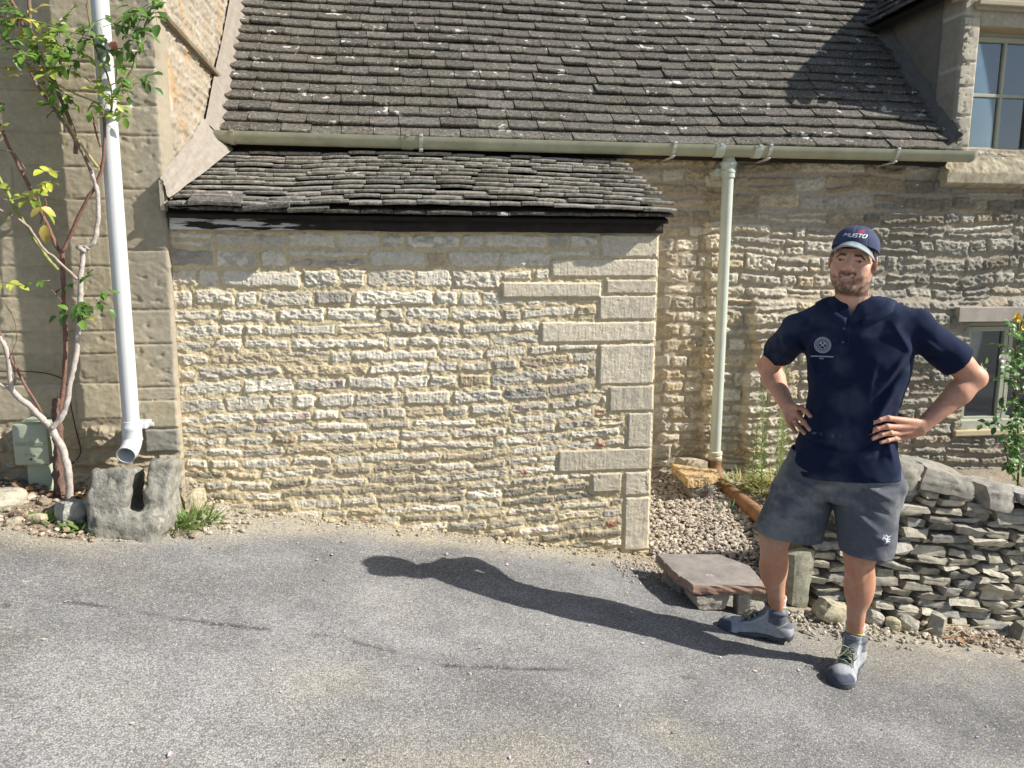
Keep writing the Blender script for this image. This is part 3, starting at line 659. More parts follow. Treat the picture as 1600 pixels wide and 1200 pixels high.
def surf(f, lo, hi, h, coarse=8):
    """mesh the zero set of f inside the box: sparse blocks, naive surface nets"""
    lo = np.asarray(lo, float); hi = np.asarray(hi, float); n = np.ceil((hi-lo)/h).astype(int)+1; B = coarse
    nb = np.ceil(n/B).astype(int); g = np.stack(np.meshgrid(*[np.arange(k) for k in nb], indexing='ij'), -1).reshape(-1, 3)
    c = lo+(g+.5)*B*h; d = np.concatenate([f(c[i:i+60000]) for i in range(0, len(c), 60000)])
    g = g[np.abs(d) < B*h*1.35]
    o = np.stack(np.meshgrid(*[np.arange(B+1)]*3, indexing='ij'), -1).reshape(-1, 3)
    corners = np.array([[a, b, c_] for a in (0, 1) for b in (0, 1) for c_ in (0, 1)])
    edges = [(0, 4), (1, 5), (2, 6), (3, 7), (0, 2), (1, 3), (4, 6), (5, 7), (0, 1), (2, 3), (4, 5), (6, 7)]
    KEY = lambda q: (q[..., 0]*(n[1]+9*B)+q[..., 1])*(n[2]+9*B)+q[..., 2]
    vk = []; vp = []; ek = [[], [], []]; es = [[], [], []]
    for i in range(0, len(g), 250):
        gi = g[i:i+250]; idx = gi[:, None, :]*B+o[None]; D = f((lo+idx*h).reshape(-1, 3)).reshape(len(gi), B+1, B+1, B+1)
        S = D < 0
        cs = np.stack([D[:, a:B+a, b:B+b, c_:B+c_] for a, b, c_ in corners], -1); ss = cs < 0
        act = ss.any(-1) & ~ss.all(-1); w = np.argwhere(act)
        if not len(w): continue
        C8 = cs[act]; cnt = np.zeros(len(C8)); acc = np.zeros((len(C8), 3))
        for (p, q) in edges:
            m = (C8[:, p] < 0) != (C8[:, q] < 0); t = C8[:, p]/(C8[:, p]-C8[:, q]+1e-12); t = np.clip(t, 0, 1)[:, None]
            pt = corners[p]*(1-t)+corners[q]*t; acc[m] += pt[m]; cnt[m] += 1
        cell = gi[w[:, 0]]*B+w[:, 1:]; vk.append(KEY(cell)); vp.append(lo+(cell+acc/cnt[:, None])*h)
        for ax in range(3):
            sl = [slice(0, B)]*3; s0 = S[:, :B, :B, :B]; s1 = S[(slice(None),)+tuple(slice(1, B+1) if k == ax else slice(0, B) for k in range(3))]
            w2 = np.argwhere(s0 != s1); cell = gi[w2[:, 0]]*B+w2[:, 1:]; ek[ax].append(cell); es[ax].append(s0[tuple(w2.T)])
    vk = np.concatenate(vk); vp = np.concatenate(vp); od = np.argsort(vk); vk = vk[od]; vp = vp[od]
    Q = []
    for ax in range(3):
        if not ek[ax]: continue
        c = np.concatenate(ek[ax]); s = np.concatenate(es[ax]); u, v = (ax+1) % 3, (ax+2) % 3
        eu = np.zeros(3, int); ev = np.zeros(3, int); eu[u] = 1; ev[v] = 1
        ks = [KEY(c), KEY(c-eu), KEY(c-eu-ev), KEY(c-ev)]; ii = [np.searchsorted(vk, k) for k in ks]
        ok = np.all([(j < len(vk)) & (vk[np.minimum(j, len(vk)-1)] == k) for j, k in zip(ii, ks)], 0) & (c > 0).all(1)
        q = np.stack(ii, -1)[ok]; s = s[ok]; q[~s] = q[~s][:, ::-1]; Q.append(q)
    return vp, np.concatenate(Q)
def relax(V, F, it=1, lam=.5):
    """light Laplacian smoothing of a quad mesh"""
    for _ in range(it):
        a = np.zeros_like(V); c = np.zeros(len(V))
        for k in range(4):
            np.add.at(a, F[:, k], V[F[:, (k+1) % 4]]); np.add.at(c, F[:, k], 1)
        V = V+lam*(a/np.maximum(c, 1)[:, None]-V)
    return V
# ------------------------------------------------------------------ the lane and the strips beside it
def edge_y(x):      # where the tarmac stops, walls side
    return np.interp(x, [-9, -2.2, -1.75, -1.6, -1.35, -1.05, -.5, 1.3, 1.6, 2.0, 2.3, 2.7, 3.3, 6], [3.5, 3.62, 3.50, 3.46, 3.42, 3.55, 3.92, 3.98, 3.75, 3.55, 3.35, 3.22, 3.22, 3.2])
def gnd(x, y):
    x = np.asarray(x, float); y = np.asarray(y, float); z = gz(x)
    bank = sstep(3.80, 4.02, y)*sstep(1.40, 1.44, x)
    g = -.06+.145*(y-4.0); z = z*(1-bank)+np.maximum(g, z)*bank
    z = z+.03*sstep(.0, .5, y-edge_y(x))*(x < -.9)
    z = z+.010*fbm2(x*.7, y*.7, 3, 2)+.005*fbm2(x*3, y*3, 3, 5)
    return z
def gridmesh(name, xs, ys, material, colf, fine, lab=None, kind='structure', zoff=0):
    X, Y = np.meshgrid(xs, ys); Z = gnd(X, Y)+fine(X, Y)+zoff
    idx = np.arange(X.size).reshape(X.shape); F = np.stack([idx[:-1, :-1], idx[:-1, 1:], idx[1:, 1:], idx[1:, :-1]], -1).reshape(-1, 4)
    o = link(name, npmesh(name, np.stack([X, Y, Z], -1).reshape(-1, 3), F, colf(X, Y).reshape(-1, 3)), None, material); return tag(o, lab, None, None, kind)
def asph_col(X, Y):
    c = np.empty(X.shape+(3,)); c[:] = (.203, .200, .197); c *= 1-.30*(sstep(.42, .34, np.hypot(X+2.02, (Y-3.22)*1.1)+.02*fbm2(X*9, Y*9, 2, 6)))[..., None]
    b = fbm2(X*1.1, Y*1.4, 4, 3)[..., None]; c *= (1+.62*b)*(1+.20*fbm2(X*8, Y*9, 3, 19)[..., None])
    e = Y-edge_y(X)+.10*fbm2(X*4, Y*4, 4, 9)
    dust = sstep(-.20, .03, e)*.75+.12*sstep(.15, .5, fbm2(X*1.9+3, Y*2.3, 4, 31))+.4*sstep(1.2, 2.0, X)*sstep(2.6, 3.2, Y)*sstep(-.2, .3, fbm2(X*3, Y*3, 4, 8))
    for (cx, cy, r) in ((-.30, 2.45, .22), (-.1, 1.95, .35), (.35, 2.05, .3), (.9, 2.3, .15)):
        dust = dust+.30*np.exp(-(((X-cx)**2+(Y-cy)**2*1.6)/r**2))*(1+.8*fbm2(X*6, Y*6, 3, 12))
    dust = np.clip(dust, 0, .95)[..., None]; c = c*(1-dust)+np.array([.40, .36, .28])*dust
    soil = (sstep(.0, .06, e)*(X < -.95)*1.)[..., None]; c = c*(1-soil)+np.array([.26, .205, .15])*(1+.5*fbm2(X*14, Y*14, 3, 2))[..., None]*soil
    gb = (sstep(-.02, .08, e)*(X > 1.3)*1.)[..., None]; c = c*(1-gb*.85)+np.array([.30, .25, .185])*(1+.4*fbm2(X*9, Y*9, 3, 2))[..., None]*gb*.85
    # tar joints and hairline cracks, seen in the lane's surface
    for (x0, y0, x1, y1, w_) in ((-.62, 2.78, -.25, 2.76, .010), (.15, 2.62, 1.2, 2.72, .009), (-1.55, 3.02, -1.38, 2.78, .010), (-.25, 2.76, .15, 2.62, .008), (-1.2, 2.86, -.62, 2.78, .008)):
        t = np.clip(((X-x0)*(x1-x0)+(Y-y0)*(y1-y0))/((x1-x0)**2+(y1-y0)**2), 0, 1); d = np.hypot(X-x0-t*(x1-x0)+.02*fbm2(X*9, Y*9, 3, 1), Y-y0-t*(y1-y0)+.012*fbm2(X*9+5, Y*9, 3, 1))
        k = (np.exp(-(d/(w_*1.4))**2)*.85*sstep(-.4, .2, fbm2(X*7, Y*7, 2, 7)))[..., None]; c = c*(1-k)+.05*k
    return c
def asph_fine(X, Y):
    return .0016*fbm2(X*45, Y*45, 3, 3)+.004*(sstep(0, .1, Y-edge_y(X)))*fbm2(X*20, Y*20, 3, 8)
M_asph = mat('dusty tarmac', None, .93, 0, var=.05, vscale=3, spec=.15)
N = M_asph.node_tree.nodes; L = M_asph.node_tree.links; p = N['Principled BSDF']; src = p.inputs['Base Color'].links[0].from_socket; tc = N.new('ShaderNodeTexCoord')
vo = N.new('ShaderNodeTexVoronoi'); vo.inputs['Scale'].default_value = 160; L.new(tc.outputs['Object'], vo.inputs['Vector'])
sp_ = N.new('ShaderNodeSeparateColor'); L.new(vo.outputs['Color'], sp_.inputs[0])
mr = N.new('ShaderNodeMapRange'); mr.interpolation_type = 'SMOOTHSTEP'; mr.inputs[1].default_value = .0; mr.inputs[2].default_value = 1; mr.inputs[3].default_value = .74; mr.inputs[4].default_value = 1.26; L.new(sp_.outputs[0], mr.inputs[0])
gap = N.new('ShaderNodeMapRange'); gap.inputs[1].default_value = .45; gap.inputs[2].default_value = .75; gap.inputs[3].default_value = 1.06; gap.inputs[4].default_value = .66; L.new(vo.outputs['Distance'], gap.inputs[0])
n2_ = N.new('ShaderNodeTexNoise'); n2_.inputs['Scale'].default_value = 9; n2_.inputs['Detail'].default_value = 5; L.new(tc.outputs['Object'], n2_.inputs['Vector'])
m1 = N.new('ShaderNodeMath'); m1.operation = 'MULTIPLY'; L.new(mr.outputs[0], m1.inputs[0]); L.new(gap.outputs[0], m1.inputs[1])
s1 = N.new('ShaderNodeVectorMath'); s1.operation = 'SCALE'; L.new(src, s1.inputs[0]); L.new(m1.outputs[0], s1.inputs['Scale'])
# a few pale chippings
gt = N.new('ShaderNodeMath'); gt.operation = 'GREATER_THAN'; gt.inputs[1].default_value = .955; L.new(sp_.outputs[1], gt.inputs[0])
gm = N.new('ShaderNodeMath'); gm.operation = 'MULTIPLY'; gm.inputs[1].default_value = .55; L.new(gt.outputs[0], gm.inputs[0])
mx = N.new('ShaderNodeMix'); mx.data_type = 'RGBA'; L.new(gm.outputs[0], mx.inputs[0]); L.new(s1.outputs[0], mx.inputs[6]); mx.inputs[7].default_value = (.50, .46, .38, 1); L.new(mx.outputs[2], p.inputs['Base Color'])
bp = N.new('ShaderNodeBump'); bp.inputs['Strength'].default_value = .9; bp.inputs['Distance'].default_value = .0028; inv = N.new('ShaderNodeMath'); inv.operation = 'SUBTRACT'; inv.inputs[0].default_value = 1; L.new(vo.outputs['Distance'], inv.inputs[1])
ad = N.new('ShaderNodeMath'); ad.operation = 'ADD'; L.new(inv.outputs[0], ad.inputs[0]); L.new(sp_.outputs[2], ad.inputs[1]); L.new(ad.outputs[0], bp.inputs['Height']); L.new(bp.outputs[0], p.inputs['Normal'])
xs = np.unique(np.concatenate([rng(-90, -10, 8), rng(-10, -2.8, .3), rng(-2.8, 4.6, .012), rng(4.6, 12, .3), rng(12, 90, 8)])); ys = np.unique(np.concatenate([rng(-90, -10, 8), rng(-10, 1.3, .3), rng(1.3, 5.35, .012), rng(5.4, 12, .4), rng(12, 90, 8)]))
gridmesh('lane', xs, ys, M_asph, asph_col, asph_fine)

# ------------------------------------------------------------------ loose stones
def cube_sphere(n):
    t = np.linspace(-1, 1, n); V = {}; F = []
    def vid(p):
        k = tuple(np.round(p, 5)); return V.setdefault(k, len(V))
    for ax in range(3):
        for s in (-1, 1):
            for i in range(n-1):
                for j in range(n-1):
                    q = []
                    for (a, b) in ((i, j), (i+1, j), (i+1, j+1), (i, j+1)):
                        p = np.zeros(3); p[ax] = s; p[(ax+1) % 3] = t[a]; p[(ax+2) % 3] = t[b]; q.append(vid(p))
                    F.append(q if s > 0 else q[::-1])
    return np.array(list(V.keys())), np.array(F)
CS = {n: cube_sphere(n) for n in (3, 4, 8, 12, 20)}
def stone_vf(c, size, n=8, seed=0, M=None, ex=.5, rough=.06, lay_=.03):
    """weathered block: rounded box, broken by noise; size = full extents"""
    P, F = CS[n]; Q = P/np.linalg.norm(P, axis=1)[:, None]; q = Q*(1-ex)+P*ex*.86
    rr = np.random.RandomState(seed); k = rr.uniform(-.18, .18, (3, 3)); q = q*(1+q@k)
    s = np.asarray(size, float)/2; m = s.mean(); W = q*s
    o = rr.uniform(0, 50, 3); f = 1.3/m
    d = rough*m*(1.6*fbm3(W[:, 0]*f+o[0], W[:, 1]*f+o[1], W[:, 2]*f+o[2], 4, 3))+lay_*m*noise3(W[:, 0]*f*.6+o[0], W[:, 1]*f*.6, W[:, 2]*f*5+o[2], 9)
    nn = q/s; nn /= np.linalg.norm(nn, axis=1)[:, None]; W = W+nn*d[:, None]
    if M is not None: W = W@np.array(M)[:3, :3].T
    return W+np.asarray(c, float), F
def rotm(rx=0, ry=0, rz=0): return Matrix.Rotation(rz, 3, 'Z') @ Matrix.Rotation(ry, 3, 'Y') @ Matrix.Rotation(rx, 3, 'X')
def pebbles(name, pts, sizes, cols, material, label=None, zf=gnd, sink=.25):
    P0, F0 = CS[3]; P0 = P0/np.linalg.norm(P0, axis=1)[:, None]; n = len(pts); rs = np.random.RandomState(n)
    V = np.empty((n, len(P0), 3)); 
    for i in range(n):
        s = sizes[i]*np.array([rs.uniform(.7, 1.2), rs.uniform(.6, 1), rs.uniform(.4, .75)])*.5; R = np.array(rotm(rs.uniform(-.5, .5), rs.uniform(-.5, .5), rs.uniform(0, 6.3)))
        V[i] = (P0*(1+rs.uniform(-.22, .22, (len(P0), 1)))*s)@R.T
    x, y = pts[:, 0], pts[:, 1]; z = zf(x, y)+pts[:, 2]+sizes*.3*(1-sink); V += np.stack([x, y, z], -1)[:, None]
    F = (F0[None]+np.arange(n)[:, None, None]*len(P0)).reshape(-1, 4)
    o = link(name, npmesh(name, V.reshape(-1, 3), F, np.repeat(cols, len(P0), 0), False), None, material)
    return tag(o, label, None, None, 'stuff')
M_peb = mat('pebble stone', None, .9, .3, 300, .15, 90, spec=.2)
def pebcol(rs, n, a=(.50, .44, .36), b=(.34, .30, .25)):
    t = rs.rand(n, 1); c = np.array(a)*t+np.array(b)*(1-t); return c*rs.uniform(.7, 1.25, (n, 1))
rs = np.random.RandomState(5); n = 7600; x = rs.uniform(1.43, 2.75, n); y = 3.84+1.34*rs.rand(n)**.9
k = (x < 2.3+.3*rs.rand(n)); x, y = x[k], y[k]; n = len(x)
pebbles('gravel', np.stack([x, y, rs.uniform(0, .014, n)], -1), rs.uniform(.014, .036, n), pebcol(rs, n), M_peb, 'pale angular gravel filling the corner between lean-to and brown pipe')
n = 2600; x = rs.uniform(1.9, 4.4, n); y = 3.47-rs.exponential(.085, n); k = (y > 3.12); x, y = x[k], y[k]; n = len(x)
pebbles('gravel', np.stack([x, y, rs.uniform(-.002, .008, n)], -1), rs.uniform(.009, .030, n)*(1+.4*(rs.rand(n) < .1)), pebcol(rs, n, (.52, .45, .34)), M_peb, 'loose small stones strewn along the foot of the dry stone wall')
n = 800; x = rs.uniform(1.15, 2.0, n); y = 3.95-rs.exponential(.10, n); k = y > 3.5; x, y = x[k], y[k]; n = len(x)
pebbles('gravel', np.stack([x, y, rs.uniform(-.003, .003, n)], -1), rs.uniform(.006, .020, n), pebcol(rs, n), M_peb, 'scattered grit round the flat stone slab by the wall corner')
n = 1500; x = rs.uniform(-2.6, -.75, n); y = rs.uniform(3.42, 4.03, n); k = (y > edge_y(x)-.03*rs.rand(n)); x, y = x[k], y[k]; n = len(x)
pebbles('gravel', np.stack([x, y, rs.uniform(-.003, .006, n)], -1), rs.exponential(.010, n)+.007, pebcol(rs, n, (.50, .44, .34), (.22, .16, .11)), M_peb, 'earth and stone chips round the climbing rose')
n = 1500; x = rs.uniform(-1.1, 1.45, n); y = 4.085-rs.exponential(.06, n); k = y > 3.75; x, y = x[k], y[k]; n = len(x)
pebbles('gravel', np.stack([x, y, rs.uniform(-.003, .002, n)], -1), rs.exponential(.005, n)+.004, pebcol(rs, n, (.55, .46, .30), (.34, .28, .19)), M_peb, 'crumbs of mortar and grit along the foot of the pointed wall')
n = 420; x = rs.uniform(-2, 3.4, n); y = rs.uniform(1.5, 3.8, n)
pebbles('gravel', np.stack([x, y, rs.uniform(-.002, .0, n)], -1), rs.exponential(.003, n)+.003, pebcol(rs, n, (.5, .45, .36), (.12, .11, .10)), M_peb, 'tiny chippings scattered over the tarmac')
# ---- petals and dead leaves
def flake(mb, c, s, rz, tilt, col, seg=6, cup=.25):
    th = np.linspace(0, 2*np.pi, seg, endpoint=False); R = np.array(rotm(tilt, tilt*.7, rz)); r = np.random.RandomState(int(abs(c[0]*9999)) % 9999)
    P = np.stack([np.cos(th)*s*.5*r.uniform(.8, 1.15, seg), np.sin(th)*s*.34*r.uniform(.8, 1.15, seg), s*cup*r.uniform(0, .6, seg)], -1); P = np.vstack([P, [0, 0, 0]])@R.T+c
    mb.add(P, None, [[seg, k, (k+1) % seg] for k in range(seg)], col)
M_petal = mat('fallen petal', None, .7, 0, var=.1, vscale=50); rs = np.random.RandomState(14); mb = MB()
pet = [(330, 18, 0)]
for k in range(70):
    x = rs.uniform(-2.2, 2.2); y = rs.uniform(1.9, 4.0) if k < 40 else rs.uniform(3.5, 4.0)
    if k >= 40: x = rs.uniform(-2.4, -.3)
    mb_c = (.62, .45, .58) if rs.rand() < .7 else (.62, .58, .48)
    flake(mb, np.array([x, y, float(gnd(x, y))+.006]), rs.uniform(.012, .024), rs.uniform(0, 6), rs.uniform(-.3, .3), mb_c)
tag(mb.build('petals', M_petal, None), 'pale pink rose petals fallen on the lane and earth', None, None, 'stuff')
M_dead = mat('dead leaf', None, .8, .3, 80, .3, 40); mb = MB()
for k in range(150):
    if k < 80: x, y = rs.normal(-1.62, .16), rs.normal(3.88, .06)
    else: x, y = rs.uniform(2.5, 4.2), 3.42-abs(rs.normal(0, .07))
    if y > 4.02: y = 4.0
    c = np.array([.40, .22, .09] if rs.rand() < .5 else [.20, .12, .07])*rs.uniform(.7, 1.3)
    flake(mb, np.array([x, y, float(gnd(x, y))+rs.uniform(.008, .03)]), rs.uniform(.02, .055), rs.uniform(0, 6), rs.uniform(-.7, .7), c, 7, .35)
tag(mb.build('dead_leaves', M_dead, None), 'brown dead leaves on the earth by the rose and the dry stone wall', None, None, 'stuff')

# ------------------------------------------------------------------ the dry stone garden wall
M_dry = mat('dry stone', None, .95, .8, 140, .30, 26, spots=[((.36, .35, .31), 30, .56, .08, .5), ((.09, .088, .08), 22, .58, .1, .55), ((.46, .40, .24), 11, .68, .05, .5)], bdist=.006, spec=.12)
dw = thing('dry_stone_wall', 'low dry stone garden wall of thin weathered stones behind the man', 'stone wall', (2.9, 3.6, -.3))
def ztop(x): return np.interp(x, [2.0, 2.12, 2.3, 2.5, 2.66, 3.0, 3.4, 4.2, 5.2], [.10, .17, .36, .50, .545, .42, .31, .16, .0])
def yf(x): return np.interp(x, [2.0, 2.3, 2.7, 3.3, 5.2], [3.60, 3.52, 3.47, 3.46, 3.44])
rs = np.random.RandomState(17); mb = MB()
z0 = -.06; row = 0
rows = []; t = -.05
while t < 1.0: h = rs.uniform(.026, .054)*(1.25 if t < .1 else 1); rows.append((t, h)); t += h+.0015
for (t, h) in rows:
    x = 2.08+rs.uniform(0, .08)
    while x < 5.2:
        L_ = rs.uniform(.08, .23); xc = x+L_/2; x += L_+rs.uniform(.002, .012)
        zc = float(gz(xc))+t+h/2+.012*float(noise2(xc*2, t*5, 3))
        if zc+h/2 > ztop(xc)+.01: continue
        hh = h*rs.uniform(.82, 1.12); slope = -.172*rs.uniform(.3, 1.3)+rs.uniform(-.06, .06)
        c = np.array([.43, .395, .315] if rs.rand() < .65 else [.31, .295, .26])*rs.uniform(.7, 1.25)
        yy = float(yf(xc))+.012+rs.uniform(-.014, .018)+.05*t+.10
        P_, F_ = stone_vf((xc, yy, zc), (L_*1.0, .24+rs.uniform(-.03, .03), hh*1.02), 12, rs.randint(99999), rotm(rs.uniform(-.05, .05), -math.atan(slope), rs.uniform(-.10, .10)), ex=rs.uniform(.85, 1.0), rough=.10, lay_=.06)
        mb.add(P_, F_, None, c)
smooth_by_angle(mb.build('stonework', M_dry, dw, True), 24)
mb = MB(); n = 40; xs_ = np.linspace(2.12, 5.2, n); V = []
for x in xs_: V += [[x, float(yf(x))+.085, -.9], [x, float(yf(x))+.085, float(ztop(x))-.02], [x, float(yf(x))+.32, float(ztop(x))-.02], [x, float(yf(x))+.32, -.9]]
mb.add(V, [[4*k+j, 4*k+4+j, 4*k+4+(j+1) % 4, 4*k+(j+1) % 4] for k in range(n-1) for j in range(4)]+[[0, 1, 2, 3]], None, (.15, .13, .10)); mb.build('rubble_core', M_dry, dw)
def part_stone(name, c, size, R, seed, col, parent, material, n=20, ex=.75, rough=.09, lay_=.04):
    P_, F_ = stone_vf(c, size, n, seed, R, ex, rough, lay_); m_ = MB(); m_.add(P_, F_, None, col); o_ = m_.build(name, material, parent, True); smooth_by_angle(o_, 22); return o_
for (c, s, ry, rz, sd, col, ex) in (((2.36, 3.64, .335), (.22, .34, .13), -.45, .1, 1, (.30, .285, .24), .6), ((2.60, 3.65, .535), (.24, .36, .16), .05, .05, 2, (.27, .255, .215), .7), ((2.82, 3.63, .500), (.34, .40, .15), .22, -.05, 3, (.30, .28, .235), .7), ((3.10, 3.62, .41), (.22, .38, .15), .20, .1, 4, (.31, .29, .25), .65),
        ((3.40, 3.62, .36), (.46, .42, .075), .24, .0, 5, (.34, .335, .31), .85), ((3.86, 3.62, .26), (.46, .40, .08), .18, .05, 6, (.33, .32, .29), .85), ((4.30, 3.62, .17), (.42, .40, .09), .17, -.05, 7, (.33, .31, .28), .8), ((4.75, 3.62, .09), (.46, .40, .09), .17, .04, 8, (.33, .31, .28), .8)):
    part_stone('coping_stone', c, s, rotm(0, ry, rz), sd, col, dw, M_dry, ex=ex)
part_stone('end_stone', (2.055, 3.60, .005), (.15, .14, .33), rotm(.04, .06, .25), 31, (.30, .29, .22), dw, M_dry, ex=.8, rough=.07)
# stones fallen at its foot: things
def field_stone(c, s, sd, col, label, ex=.35, R=None, rough=.12, mat_=None, n=12):
    o = part_stone('stone', c, s, R if R is not None else rotm(.1, .1, sd*.7), sd, col, None, mat_ or M_dry, n=n, ex=ex, rough=rough); return tag(o, label, 'stone', 'loose stones')
M_fs = mat('pale field stone', None, .93, 1, 70, .28, 30, spots=[((.16, .155, .13), 16, .56, .08, .6), ((.48, .47, .43), 24, .62, .05, .5)], bdist=.010, spec=.12)
g = lambda x, y: float(gnd(x, y))
field_stone((2.17, 3.42, g(2.17, 3.42)+.035), (.21, .14, .13), 41, (.44, .40, .28), 'large pale tapered stone at the wall foot between the man\'s legs', ex=.5, R=rotm(0, .45, .1), mat_=M_fs)
field_stone((2.475, 3.36, g(2.475, 3.36)+.03), (.085, .075, .075), 42, (.48, .42, .28), 'round yellowish cobble just right of the man\'s left shin', mat_=M_fs)
field_stone((2.575, 3.37, g(2.575, 3.37)+.03), (.10, .08, .085), 43, (.40, .38, .31), 'grey cobble next to the yellowish one at the wall foot', mat_=M_fs)
field_stone((2.39, 3.40, g(2.39, 3.40)+.03), (.12, .07, .10), 44, (.40, .37, .30), 'flat stone leaning on the wall close behind the man\'s left shin', R=rotm(.4, .5, 0), mat_=M_fs)
field_stone((3.28, 3.40, g(3.28, 3.40)+.05), (.20, .12, .12), 45, (.31, .30, .24), 'broad dark boulder at the wall foot near the right edge', mat_=M_fs)
field_stone((2.72, 3.36, g(2.72, 3.36)+.045), (.13, .09, .13), 46, (.36, .33, .27), 'upright brownish stone propped against the wall foot right of the cobbles', ex=.6, mat_=M_fs)
field_stone((-1.80, 3.72, g(-1.80, 3.72)+.025), (.20, .14, .11), 47, (.46, .43, .34), 'broad flat pale stone in the earth under the green box', mat_=M_fs)
field_stone((-1.49, 3.65, g(-1.49, 3.65)+.035), (.15, .13, .13), 48, (.42, .41, .36), 'grey rounded stone against the left side of the gutter stone', mat_=M_fs, ex=.5)
field_stone((-1.62, 3.60, g(-1.62, 3.60)+.008), (.10, .07, .05), 49, (.48, .42, .28), 'small yellow stone in front of the rose roots', mat_=M_fs)
field_stone((-1.70, 3.56, g(-1.70, 3.56)+.006), (.07, .06, .035), 50, (.50, .45, .33), 'smallest pale chip at the edge of the tarmac on the left', mat_=M_fs)
field_stone((-1.02, 3.93, g(-1.02, 3.93)+.03), (.17, .12, .12), 52, (.50, .44, .30), 'pale block in the corner between gutter stone and pointed wall', mat_=M_fs, ex=.6)
# ---- flat slab on its supports, beside the corner of the lean-to
M_slab = mat('sandstone slab', None, .9, .6, 90, .28, 12, spots=[((.66, .64, .60), 13, .655, .02, .9), ((.22, .20, .20), 4.5, .50, .12, .5)], bdist=.003, spec=.2)
def prism(name, poly, z0, z1, col, parent, material, jit=.004, n=10, dz=None, edge=None):
    """flat stone with ragged edge: polygon outline subdivided, chamfered top"""
    poly = np.array(poly, float); pts = []
    for k in range(len(poly)):
        a, b = poly[k], poly[(k+1) % len(poly)]
        for t in np.linspace(0, 1, n, endpoint=False): pts.append(a+(b-a)*t)
    pts = np.array(pts); c = pts.mean(0); m = len(pts); rs_ = np.random.RandomState(m); V = []; zz = (lambda p: dz[0]*(p[:, 0]-c[0])+dz[1]*(p[:, 1]-c[1])) if dz else (lambda p: 0*p[:, 0])
    out = []
    for (s, z) in ((.80, z0), (.97, z0+.001), (1.0, z0+(z1-z0)*.35), (.992, z0+(z1-z0)*.7), (.985, z1-.004), (.965, z1), (.6, z1+.002), (.25, z1+.001)):
        p = c+(pts-c)*s; j = rs_.uniform(-jit, jit, (m, 2)) if s > .8 else np.zeros((m, 2)); p = p+j*(1 if z < z1-.002 else .3); out.append(np.column_stack([p, z+zz(p)+(rs_.uniform(-.0015, .0015, m) if .7 < s < .99 else 0)]))
    V = np.vstack(out+[[[c[0], c[1], z1]], [[c[0], c[1], z0]]]); R_ = len(out)
    F = [[r*m+k, r*m+(k+1) % m, (r+1)*m+(k+1) % m, (r+1)*m+k] for r in range(R_-1) for k in range(m)]
    T = [[(R_-1)*m+k, (R_-1)*m+(k+1) % m, R_*m] for k in range(m)]+[[(k+1) % m, k, R_*m+1] for k in range(m)]
    mb_ = MB(); cc_ = np.empty((len(V), 3)); cc_[:] = col; cc_[:m*5] = np.array(col if edge is None else edge); mb_.add(V, F, T, cc_); return mb_.build(name, material, parent)
s_ = prism('stone_slab', [(1.352, 3.79), (1.70, 3.765), (1.80, 3.60), (1.775, 3.355), (1.40, 3.375), (1.36, 3.55)], .018, .066, (.25, .225, .205), None, M_slab, dz=(-.03, .01), edge=(.30, .20, .15))
tag(s_, 'flat reddish grey stone slab with white splashes, raised on stones left of the man', 'slab')
o = part_stone('stone', (1.50, 3.44, -.03), (.22, .15, .09), rotm(0, .05, .1), 61, (.35, .31, .26), None, M_fs, ex=.6); tag(o, 'rough stone carrying the front left corner of the flat slab', 'stone', 'stones under the slab')
o = prism('stone', [(1.645, 3.39), (1.70, 3.37), (1.72, 3.46), (1.66, 3.48)], -.13, .016, (.42, .39, .32), None, M_fs, jit=.002, n=4); tag(o, 'narrow upright block under the front right of the flat slab', 'stone', 'stones under the slab')
o = part_stone('stone', (1.45, 3.68, -.04), (.16, .20, .11), rotm(0, 0, .3), 63, (.30, .27, .23), None, M_fs, ex=.6); tag(o, 'shaded stone under the back left of the flat slab', 'stone', 'stones under the slab')
# sandstone flag leaning in the gravel near the downpipe foot
zg = lambda x, y: float(gnd(x, y))
o = prism('stone_flag', [(1.865, 4.98), (2.16, 4.90), (2.15, 4.80), (1.98, 4.70), (1.875, 4.68)], .16, .215, (.48, .34, .18), None, M_fs, dz=(-.05, .12)); tag(o, 'orange sandstone flag lying tilted at the foot of the grey downpipe', 'slab')
o = part_stone('stone', (2.00, 4.80, .105), (.22, .16, .12), rotm(0, .1, .2), 65, (.20, .18, .155), None, M_fs, ex=.5); tag(o, 'dark stone under the orange sandstone flag', 'stone')
o = part_stone('stone', (2.06, 5.06, .20), (.26, .14, .12), rotm(0, .1, .1), 66, (.42, .36, .26), None, M_fs, ex=.6); tag(o, 'block against the cottage wall behind the orange flag', 'stone')
